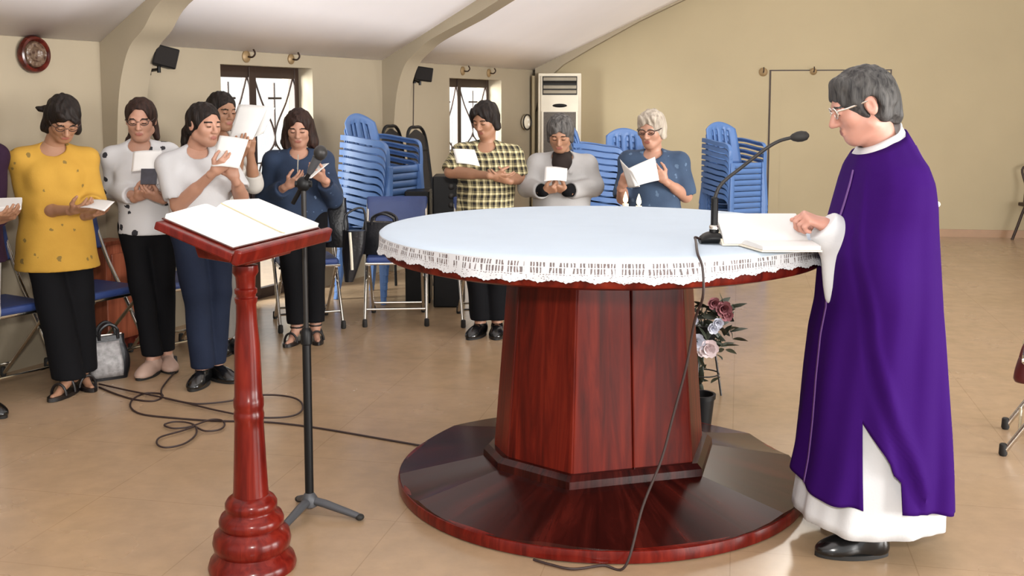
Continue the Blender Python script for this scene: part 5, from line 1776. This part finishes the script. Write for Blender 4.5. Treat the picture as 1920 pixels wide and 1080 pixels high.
# 1 --- yellow tunic
p = Person('person in a mustard yellow tunic and black trousers reading from a sheet', (118, 716), R_(28), (119, 222, -.05), R_(34), R_(38), 'tan', h=1.56, neck=(100, 274, .02), w=1.04)
p.arm('a', (60, 396, -.02), (138, 394, -.22), (172, 386, -.28), (.1, .3, 1), (0, -1, .3), (.35, .3, .2))
p.arm('b', (176, 378, .06), (166, 404, -.16), (204, 398, -.22), (-.2, 0, 1), (0, 1, .2), (.35, .3, .2))
p.legs((98, 742), (172, 724), R_(-12), R_(42))
p.body()
p.top(MAT['yellow'], 507, (.212, .190), .016, 1.30, .066, .066, .005, 'tunic', vneck=.16, waist=(.165, .130), seed=1)
p.trousers(MAT['blackcloth'], .085, .2, (.088, .082, .080), seed=1.5)
p.shoes(MAT['strap'], 'sandal')
p.hair(HAIR['black'], locks=[((-.05, -.03, 0), (-.072, -.02, -.07), .045, .035), ((.05, -.03, 0), (.070, .0, -.075), .042, .030), ((0, -.07, 0), (0, -.085, -.06), .05, .035), ((-.03, .075, .07), (.04, .085, .045), .02, .016), ((-.05, -.09, -.02), (-.11, -.13, -.03), .03, .008)], fc=(0, .105, -.05), low=-.10, amp=.004)
p.glasses(MAT['frame'])
sheet('song_sheet', 'white sheet held flat by the person in the yellow tunic', 'paper', [p.px(150, 389, -.30), p.px(196, 396, -.38), p.px(215, 378, -.22), p.px(172, 374, -.14)], MAT['paper'], .006)

# 2 --- white blouse
p = Person('person in a white dotted blouse and black trousers holding a booklet', (286, 684), R_(12), (264, 224, -.05), R_(10), R_(12), 'mid', h=1.56, neck=(262, 270, .0), w=.96)
p.arm('a', (212, 352, .0), (258, 370, -.20), (288, 356, -.26), (0, .6, .8), (.2, 0, 1), (.5, .5, .3))
p.arm('b', (318, 352, .0), (298, 372, -.20), (272, 362, -.25), (0, .6, .8), (-.2, 0, 1), (.5, .5, .3))
p.legs((264, 702), (322, 690), R_(-8), R_(30))
p.body()
p.top(MAT['blouse'], 442, (.172, .130), .018, 1.72, .062, .056, .005, 'blouse', waist=(.150, .118), seed=2)
p.trousers(MAT['blackcloth'], .10, .25, (.088, .066, .058), seed=2.4)
p.shoes(MAT['shoebeige'])
p.hair(HAIR['brown'], locks=[((-.03, -.09, -.03), (-.075, -.09, -.13), .04, .02), ((.04, -.08, -.03), (.07, -.075, -.12), .035, .02), ((-.075, -.09, -.13), (-.11, -.08, -.16), .02, .006)], face=(.064, .085, .115), fc=(0, .095, -.035), low=None, infl=.010)
p.glasses(MAT['frame'])
sheet('song_booklet', 'open white booklet held up by the person in the white dotted blouse', 'booklet', [p.px(246, 322, -.30), p.px(302, 320, -.30), p.px(304, 282, -.24), p.px(250, 284, -.24)], MAT['paper'], .012)
m = MB(); c = p.px(279, 331, -.32); m.box((0, 0, 0), (S(30, c.y), .006, S(30, c.y)), Matrix.Rotation(R_(-15), 3, 'X'))
o = m.build('picture_card', mat('dark_picture_card', '2c2a33', .5, vary=.4, vscale=25), loc=c, bevel=.001, smooth=False); tag(o, 'small dark picture card below the booklet of the person in white dots', 'card')

# 3 --- white T-shirt
p = Person('person in a plain white T-shirt and navy trousers turned to the right', (388, 698), R_(38), (383, 233, -.04), R_(52), R_(6), 'mid', h=1.56, neck=(366, 282, .0), w=1.02)
p.arm('a', (334, 386, -.13), (402, 322, -.26), (424, 304, -.28), (.3, .5, .6), (-.3, 0, 1), (.5, .5, .3))
p.arm('b', (452, 368, .02), (440, 334, -.14), (431, 308, -.17), (-.4, 1, .2), (-1, 0, .3), (.15, .25, .2))
p.legs((362, 722), (436, 708), R_(-4), R_(52))
p.body()
p.top(MAT['tee'], 447, (.178, .140), .018, .74, .070, .066, .005, 'shirt', waist=(.158, .122), seed=3)
p.trousers(MAT['jeans'], .085, .25, (.092, .070, .060), seed=3.3)
p.shoes(MAT['shoeblack'])
p.hair(HAIR['black'], locks=[((-.0, -.09, -.0), (-.02, -.115, -.05), .035, .025), ((-.02, -.115, -.05), (-.03, -.13, -.115), .032, .022), ((-.03, -.13, -.115), (-.035, -.15, -.145), .02, .008)], face=(.066, .082, .110), fc=(0, .100, -.040), low=None, infl=.009)
sheet('song_sheet', 'white sheet held low in both hands by the person in the white T-shirt', 'paper', [p.px(396, 312, -.29), p.px(448, 316, -.29), p.px(466, 262, -.20), p.px(412, 254, -.20)], MAT['paper'], .012)

# 4 --- behind her
p = Person('person in an off-white top half hidden behind the person in the T-shirt', (432, 642), R_(45), (416, 208, -.03), R_(48), R_(8), 'tan', h=1.64, neck=(405, 252, .0), w=1.0)
p.arm('a', (440, 325, -.2), (452, 290, -.28), None, (0, .5, .5), (0, 0, 1))
p.arm('b', (476, 345, -.04), (469, 285, -.14), (468, 258, -.18), (-.2, .6, .3), (-1, 0, .3), (.6, .5, .3))
p.legs((418, 660), (448, 654), R_(10), R_(45))
p.body()
p.top(MAT['tee2'], 440, (.178, .135), .018, 1.25, .062, .058, .005, 'shirt', seed=4)
p.trousers(MAT['greytrouser'], .085, .25, seed=4.1)
p.shoes(MAT['shoeblack'])
p.hair(HAIR['black'], face=(.068, .082, .110), fc=(0, .095, -.045), low=-.075, infl=.008)
sheet('song_sheet', 'tall white sheet held up in front of the person in the off-white top', 'paper', [p.px(428, 264, -.30), p.px(474, 262, -.30), p.px(502, 200, -.20), p.px(448, 196, -.20)], MAT['paper'], .016)
sheet('song_sheet', 'greyish loose leaf behind the tall white sheet in front of the window', 'paper', [p.px(476, 258, -.16), p.px(494, 250, -.14), p.px(516, 202, -.10), p.px(492, 198, -.12)], MAT['paper'], .010)

# 5 --- dark denim top with a bob
p = Person('person in a dark patterned denim top reading behind the tall microphone stand', (568, 622), R_(8), (560, 240, -.03), R_(6), R_(16), 'mid', h=1.57, neck=(560, 286, .0), w=1.02)
p.arm('a', (499, 372, .0), (540, 348, -.20), (566, 334, -.24), (.2, .5, .7), (0, 0, 1), (.5, .4, .3))
p.arm('b', (624, 372, .0), (606, 336, -.20), (584, 322, -.26), (-.2, .5, .7), (0, 0, 1), (.5, .4, .3))
p.legs((538, 642), (596, 638), R_(-14), R_(16))
p.body()
p.top(MAT['denimprint'], 458, (.190, .140), .022, 1.72, .068, .058, .005, 'denim_top', waist=(.165, .125), vneck=.06, seed=5)
p.trousers(MAT['blackcloth'], .12, .22, (.090, .066, .060), seed=5.2)
p.shoes(MAT['strap'], 'sandal')
p.hair(HAIR['brown'], locks=[((-.05, -.03, .02), (-.078, -.02, -.10), .05, .045), ((.05, -.03, .02), (.080, -.02, -.10), .05, .045), ((0, -.06, 0), (0, -.075, -.11), .06, .05), ((.080, -.02, -.10), (.105, .0, -.145), .035, .015), ((-.078, -.02, -.10), (-.075, .015, -.13), .035, .025)], face=(.052, .085, .115), fc=(.004, .10, -.045), low=-.155, infl=.013, amp=.004)
m = MB(); m.tube([p.px(559, 290, -.16) - p.org, p.px(558, 332, -.20) - p.org], .004, 6); m.build('zip', MAT['chrome'], p.root)
sheet('song_sheet', 'grey-white folded sheet held by the person in the dark patterned denim top', 'paper', [p.px(556, 344, -.30), p.px(584, 334, -.33), p.px(617, 306, -.22), p.px(588, 314, -.18)], MAT['paper'], .010)
g5 = p.g
bq = p.px(630, 400, .26)
soft_bag('shoulder_bag', 'black bag hanging at the right side of the person in the dark patterned denim top', (bq.x, bq.y, p.px(630, 462, .26).z), (S(42, bq.y), .12, S(92, bq.y)), 0, MAT['bagblack'], None, True)

# 6 --- plaid shirt
p = Person('person in a short-sleeved black and cream plaid shirt with folded arms behind the altar', (910, 612), R_(-4), (910, 224, -.03), R_(-30), R_(20), 'tan', h=1.58, neck=(914, 272, .0), w=1.08)
p.arm('a', (845, 322, -.04), (925, 330, -.24), (962, 334, -.22), (0, .5, .6), (0, -.3, 1), (.3, .3, .2))
p.arm('b', (976, 334, -.04), (950, 338, -.20), (912, 328, -.27), (0, .5, .6), (0, 0, 1), (.3, .3, .2))
p.legs((882, 628), (930, 628), R_(-24), R_(-2))
p.body()
p.top(MAT['plaid'], 432, (.185, .140), .020, .86, .070, .06, .005, 'shirt', waist=(.175, .132), vneck=.05, seed=6)
p.trousers(MAT['blackcloth'], .10, .22, (.092, .068, .062), seed=6.2)
p.shoes(MAT['shoeblack'])
p.hair(HAIR['black'], locks=[((-.04, .06, .07), (-.075, .04, .0), .03, .018), ((.05, -.02, .03), (.076, -.01, -.06), .035, .025), ((0, -.07, .0), (.02, -.085, -.07), .05, .035), ((-.05, -.02, .03), (-.078, .01, -.04), .035, .02)], face=(.056, .085, .110), fc=(-.006, .105, -.045), low=-.09, infl=.012, amp=.004)
m = MB(); a_ = p.arms['a']; q_ = a_['e'].lerp(a_['w'], .50); m.tube([q_ - p.org + Vector((.002 * math.sin(w), .034 * math.cos(w), .034 * math.sin(w))) for w in np.linspace(0, 2 * PI, 20)[:-1]], .004, 6, closed=True); m.build('bracelet', mat('gold_bracelet', 'e0c08a', .3, .6), p.root)
sheet('song_sheet', 'white folded sheet resting on the arm of the person in the plaid shirt', 'paper', [p.px(856, 306, -.26), p.px(900, 312, -.26), p.px(890, 281, -.22), p.px(849, 279, -.22)], MAT['paper'], .012)

# 7 --- grey jacket
gy7 = 7.15
p = Person('person in a light grey zipped jacket with a dark scarf behind the altar, head bowed', None, R_(0), (1050, 250, -.06), R_(-8), R_(26), 'tan', h=1.5, neck=(1054, 293, .03), w=1.08, foot_g=Vector((P(1052, 300, gy7).x, gy7, 0)))
p.arm('a', (988, 352, -.02), (1020, 358, -.24), (1042, 354, -.28), (0, .5, .6), (0, 0, 1), (.9, .8, .5))
p.arm('b', (1114, 350, -.02), (1062, 358, -.24), (1042, 352, -.26), (0, .5, .6), (0, 0, 1), (.9, .8, .5))
def autolegs(p, ya=-8, yb=8):
    p.feet = []
    for yw, sx in ((ya, -1), (yb, 1)):
        d = Vector((math.sin(R_(yw)), -math.cos(R_(yw)), 0)); heel = p.org + p.r * sx * .11 - p.f * .06 + Vector((0, 0, .03)); toe = heel + d * .19
        an = heel + d * .045 + Vector((0, 0, .04)); hip = p.hip + p.r * sx * .085 * p.w
        p.feet.append((hip, hip.lerp(an, .48) + p.f * .025, an, heel, toe, d))
autolegs(p)
p.body()
vclip = p.px(1044, 322, -.20)
p.top(MAT['greyjacket'], 400, (.185, .140), .018, 1.78, .066, .056, .006, 'jacket', waist=(.172, .130), vneck=.13, neckcut=.07, bust=False, seed=7,
      extra=(C(p.at(.93, -.075, -.03), p.at(.93, .075, -.03), .042, .042, .03), C(p.at(.95, .07, .02), p.at(.72, .05, .125), .028, .018, .015), C(p.at(.95, -.07, .02), p.at(.72, -.04, .125), .028, .018, .015)))
v, f = surface([C(p.at(.97, 0, .01), p.at(.86, -.01, .085), .070, .062, .03), C(p.at(.88, 0, .08), p.at(.72, 0, .110), .060, .030, .03)], .008, disp=folds(.004, seed=3))
quadmesh('scarf', [(relax(v, f, 2), f, 0)], [MAT['charcoal']], p.root, p.org)
for a in p.arms.values():
    d = (a['w'] - a['e']).normalized(); v, f = surface([C(a['e'].lerp(a['w'], .76), a['w'] - d * .005, .046, .040, .01)], .007); quadmesh('cuff', [(v, f, 0)], [MAT['blackcloth']], p.root, p.org)
p.trousers(cloth('plum_cloth', '2d1d35'), .085, .36, seed=7.2)
p.shoes(MAT['shoeblack'])
p.hair(HAIR['greying'], locks=[((-.05, -.02, .02), (-.072, .0, -.05), .035, .018), ((.05, -.02, .02), (.072, .0, -.05), .035, .018)], face=(.060, .080, .105), fc=(0, .098, -.052), low=-.085, infl=.014, amp=.004)
sheet('song_sheet', 'white sheet resting on the hands of the person in the grey jacket', 'paper', [p.px(1020, 340, -.34), p.px(1062, 340, -.34), p.px(1064, 316, -.24), p.px(1022, 312, -.24)], MAT['paper'], .010)

# 8 --- grey hair, denim shirt
gy8 = 7.0
p = Person('person in a mottled blue denim shirt and glasses reading from a booklet', None, R_(-12), (1221, 242, -.04), R_(-28), R_(14), 'mid', h=1.55, neck=(1226, 288, .0), w=1.04, foot_g=Vector((P(1226, 300, gy8).x, gy8, 0)))
p.arm('a', (1168, 372, .0), (1166, 348, -.20), (1176, 326, -.26), (.5, .6, .2), (.6, 0, .6), (.7, .6, .4))
p.arm('b', (1286, 368, -.03), (1246, 338, -.22), (1224, 316, -.27), (-.3, .6, .5), (-.2, 0, 1), (.7, .6, .4))
autolegs(p)
Person.brow = HAIR['grey']
p.body()
p.top(MAT['denimblue'], 420, (.185, .140), .022, .86, .072, .06, .005, 'denim_shirt', waist=(.165, .128), seed=8)
p.trousers(MAT['blackcloth'], .10, .3, seed=8.2)
p.shoes(MAT['shoeblack'])
p.hair(HAIR['grey'], locks=[((-.04, .05, .08), (.04, .06, .085), .028, .028), ((.05, -.02, .03), (.078, -.01, -.05), .035, .022), ((-.05, -.02, .03), (-.076, .0, -.03), .033, .02), ((0, -.07, .0), (0, -.08, -.06), .045, .03)], face=(.060, .082, .105), fc=(0, .105, -.045), low=-.085, infl=.014, amp=.005)
p.glasses(MAT['frame'], w=.0032)
bk8 = thing('song_booklet', 'open white booklet held by the person in the mottled blue denim shirt', 'booklet', p.px(1190, 330, -.33))
leaf8 = lambda q: setattr(q, 'parent', bk8) or [q.pop(k) for k in ('label', 'category')] and setattr(q, 'location', q.location - bk8.location)
leaf8(sheet('leaf', 'x', 'x', [p.px(1178, 352, -.28), p.px(1200, 350, -.36), p.px(1186, 322, -.34), p.px(1162, 298, -.26)], MAT['paper'], .006))
leaf8(sheet('leaf', 'x', 'x', [p.px(1190, 350, -.36), p.px(1236, 338, -.30), p.px(1228, 294, -.24), p.px(1178, 316, -.31)], MAT['paper'], .010))

# 9 --- half out of frame at the left
Person.brow = HAIR['black']
p = Person('person in a dark purple top and white trousers cut off at the left edge', (-48, 750), R_(50), (-62, 215, 0), R_(60), R_(20), 'tan', h=1.58, neck=(-70, 268, .0), w=1.0)
p.arm('a', (-80, 395, -.2), (-15, 408, -.34), (20, 400, -.36), (0, .2, 1), (0, 1, .2), (.3, .3, .2))
p.arm('b', (-15, 395, .05), (-2, 412, -.15), (22, 405, -.2), (0, .2, 1), (0, 1, .2), (.5, .4, .3))
p.legs((-60, 792), (2, 772), R_(30), R_(60))
p.body()
p.top(MAT['purpletop'], 500, (.20, .16), .022, 1.6, .066, .060, .005, 'top', waist=(.17, .135), seed=9)
p.trousers(MAT['whitetrouser'], .085, .2, (.090, .070, .064), seed=9.2)
p.shoes(MAT['shoeblack'])
p.hair(HAIR['black'], low=-.09)
m = MB()
bq = [p.px(-30, 400, -.36), p.px(40, 394, -.30), p.px(42, 378, -.12), p.px(-26, 380, -.16)]
cq = sum(bq, Vector()) / 4
m.hexa([q - cq for q in bq] + [q - cq + Vector((0, 0, .022)) for q in bq])
o = m.build('hymn_book', MAT['paper'], loc=cq, bevel=.004, smooth=False); tag(o, 'thick white book held at the left edge of the picture', 'book')
# ------------------------------------------------------------------ the priest
Person.brow = HAIR['salt']
p = Person('person in a long purple chasuble over a white alb standing at the altar', (1640, 1007), R_(-90), (1616, 197, -.02), R_(-96), R_(20), 'pink', h=1.66, neck=(1656, 282, -.02), w=.94, sh=.135, hk=1.05)
YC = p.Y
p.arm('b', (1634, 478, -.05), (1551, 424, -.06), (1512, 408, -.07), (-.15, .35, -1), (-.4, 1, .3), (1.0, 1.0, .6), 1.0)
p.arm('a', (1630, 455, .14), (1560, 420, .10), (1524, 412, .04), (-.1, -.35, -1), (-.4, -1, .3), (.9, .9, .6), 1.0)
p.legs((1546, 1025), (1556, 970), R_(-90), R_(-90))
# near foot belongs to the camera side
p.feet = [p.feet[1], p.feet[0]]
fe = []
for (hip, kn, an, he, to, d), sx in zip(p.feet, (-1, 1)):
    hip = p.hip + p.r * sx * .09; fe.append((hip, hip.lerp(an, .48) + p.f * .02, an, he, to, d))
p.feet = fe
p.body(hh=.0036)
H = p.head
MAT['chasuble'] = cloth('purple_chasuble_cloth', (48, 12, 88), vary=.05, vscale=3, bump=.06, bscale=260, rough=.8, spec=.06)
MAT['galloon'] = cloth('light_purple_band', (112, 78, 139), vary=.05, rough=.6)
MAT['alb'] = cloth('white_alb_cloth', (206, 207, 209), vary=.02)
VV = [236, 243, 265, 290, 310, 340, 380, 420, 470, 520, 570, 620, 700, 780, 850, 905, 975]
LL = [1634, 1630, 1614, 1603, 1596, 1588, 1576, 1563, 1549, 1545, 1541, 1530, 1520, 1512, 1503, 1492, 1480]
RR = [1690, 1694, 1706, 1714, 1722, 1730, 1736, 1740, 1744, 1747, 1750, 1754, 1759, 1764, 1767, 1768, 1766]
YR = [.066, .070, .100, .165, .225, .258, .262, .250, .250, .250, .25, .255, .26, .27, .28, .285, .29]
ZZ = [P(1640, v, YC).z for v in VV]
XL = [P(u, v, YC).x for u, v in zip(LL, VV)]
XR = [P(u, v, YC).x for u, v in zip(RR, VV)]
o_ = np.argsort(ZZ)
zs_, xl_, xr_, yr_ = [np.array(q)[o_] for q in (ZZ, XL, XR, YR)]
def sil(z): return interp(z, zs_, xl_), interp(z, zs_, xr_), interp(z, zs_, yr_)
zc_top = P(1640, 266, YC).z
zslit = P(1622, 795, YC - .27).z
def chas(z, th, inset=0.0, fold=1.0):
    a, b, ry = sil(z)
    mid, hx = (a + b) / 2, (b - a) / 2 - inset
    ry -= inset
    c, s = math.cos(th), math.sin(th)
    e = .86
    low = max(0.0, min(1.0, (1.15 - z) / .95))
    fo = fold * (.002 + .012 * low) * (math.sin(7 * th + 2.0 * z) + .7 * math.sin(13 * th - 3.5 * z + 1.0)) 
    if inset == 0.0: ry += .022 * low
    x = mid + math.copysign(abs(c) ** e, c) * (hx + fo * .5 * abs(c))
    y = YC + math.copysign(abs(s) ** e, s) * (ry + fo)
    # sleeve drape: the near arm lifts the cloth forward and outward
    if s < 0:
        g = math.exp(-((z - .93) / .17) ** 2) * math.exp(-((th - 4.35) / .55) ** 2)
        y -= .055 * g
        # long diagonal fold falling from the elbow towards the slit
        zl = .98 - .62 * ((th - 4.0) / .85)
        y -= .016 * math.exp(-((z - zl) / .055) ** 2) * (1 if 3.6 < th < 5.0 else 0)
        y += .012 * math.exp(-((z - zl + .10) / .05) ** 2) * (1 if 3.7 < th < 5.0 else 0)
    return Vector((x, y, z))
def th_of(x, z):
    a, b, ry = sil(z); c = (x - (a + b) / 2) / ((b - a) / 2)
    c = max(-1, min(1, c)); c = math.copysign(abs(c) ** (1 / .86), c)
    return 2 * PI - math.acos(c)
slit_r = [(795, 1620), (828, 1640), (865, 1663), (884, 1668), (899, 1684), (970, 1684)]
NT, NZ = 120, 84
def edges(z):
    v = None
    Yn = YC - .27
    xf = P(1622, 800, Yn).x
    if z >= zslit:
        t = th_of(xf, zslit); return t - 2 * PI, t
    vs_ = [P(1640, q[0], Yn).z for q in slit_r]
    px_ = [P(q[1], q[0], Yn).x for q in slit_r]
    xb = float(np.interp(z, vs_[::-1], px_[::-1]))
    return th_of(xb, z) - 2 * PI, th_of(xf, z)
def ztop(th): return zc_top + (P(1690, 243, YC).z - P(1603, 290, YC).z) / 2 * math.cos(th)
def zbot(th):
    return .205 + .012 * math.sin(3 * th) - .045 * max(0, math.cos(th - 5.6)) + .012 * max(0, math.cos(th - PI))
m = MB()
O = p.org
ids = []
for i in range(NT + 1):
    colm = []
    for j in range(NZ + 1):
        t = (j / NZ)
        ea, eb = edges(1.0); tn = lerp(ea, eb, i / NT)
        z = lerp(ztop(tn), zbot(tn), t ** .92)
        a, b = edges(z)
        th = lerp(a, b, i / NT)
        colm.append(m.vert(chas(z, th % (2 * PI)) - O))
    ids.append(colm)
for i in range(NT):
    for j in range(NZ):
        m.face((ids[i][j], ids[i + 1][j], ids[i + 1][j + 1], ids[i][j + 1]))
ch = m.build('chasuble', MAT['chasuble'], p.root, solid=.005, weld=True, angle=80)
# lighter bands down the front and the back
for th0, w, nm in ((3.30, .05, 'front_band'), (5.98, .035, 'back_band')):
    m = MB()
    def bfun(a, b, th0=th0, w=w):
        z = lerp(ztop(th0) - .05, zbot(th0) + .01, b)
        q = chas(z, th0 + (a - .5) * w); c_, s_ = math.cos(th0), math.sin(th0)
        return q + Vector((c_, s_ * .6, 0)) * .006 - O
    m.grid(bfun, 2, 60); m.build(nm, MAT['galloon'], ch, solid=.002)
# alb beneath
m = MB()
def albf(a, b):
    th = 2 * PI * a
    zb = .095 + .006 * math.sin(4 * th)
    z = lerp(1.30, zb, b)
    q = chas(z, th, .026, .0)
    fo = .006 * min(1, b * 1.3) * (math.sin(9 * th + 1.5) + .6 * math.sin(17 * th))
    return q + Vector((math.cos(th), math.sin(th), 0)) * fo - O
m.grid(albf, 120, 40, closed=True)
m.build('alb', MAT['alb'], p.root, solid=.005, angle=80)
# wide alb sleeves with a hanging point
near = p.arms['b']; far = p.arms['a']
def sleeve(a, tipuv, dy):
    w = a['w'].lerp(a['e'], -.05); e = a['e']
    tip = p.px(tipuv[0], tipuv[1], dy)
    d = (w - e).normalized()
    L = [C(e, w, .062, .050, .03), C(w + Vector((.012, 0, -.03)) - d * .01, tip, .042, .012, .05), C(e.lerp(w, .5) + Vector((0, 0, -.03)), tip + Vector((.02, 0, .01)), .05, .012, .05), C(w + Vector((0, 0, -.015)), w + Vector((.01, 0, -.05)), .046, .04, .03)]
    L.append(SUB(C(w + d * .035, w + d * .12, .040, .046, .004)))
    v, f = surface(L, .006, [pclip(w + d * .004, d + Vector((0, 0, .25)))], disp=folds(.0035, fx=30, fz=14, seed=4))
    return quadmesh('alb_sleeve', [(relax(v, f, 2), f, 0)], [MAT['alb']], p.root, p.org)
sleeve(near, (1556, 562), -.06)
sleeve(far, (1566, 540), .12)
# white collar showing above the purple one
m = MB()
def colf(a, b):
    th = 2 * PI * a; z = ztop(th) - .014 + .036 * b
    q = chas(z, th, .008, 0)
    return q - O
m.grid(colf, 60, 4, closed=True); m.build('alb_collar', MAT['alb'], p.root, solid=.006)
p.trousers(MAT['blackcloth'], .06, .3, (.080, .060, .050), seed=11)
p.shoes(MAT['shoeblack'])
p.hair(HAIR['salt'], locks=[((-.04, .045, .085), (.04, .045, .085), .024, .024), ((.05, -.045, .0), (.058, -.05, -.05), .028, .018), ((-.05, -.045, .0), (-.058, -.05, -.05), .028, .018), ((0, -.08, -.01), (0, -.085, -.065), .035, .03), ((.066, .022, .012), (.068, .018, -.012), .013, .008), ((-.066, .022, .012), (-.068, .018, -.012), .013, .008)],
       face=(.080, .085, .105), fc=(0, .095, -.060), low=-.095, infl=.011, amp=.003, extra_sub=[((.082, -.012, -.010), (.026, .026, .036)), ((-.082, -.012, -.010), (.026, .026, .036))], hh=.0036)
p.glasses(MAT['silver'], w=.0032)
m = MB(); q = chas(P(1738, 377, YC).z, 5.9); m.sphere(q + Vector((.004, -.004, 0)) - O, .010, 12, 8); m.build('clip', MAT['white'], p.root)
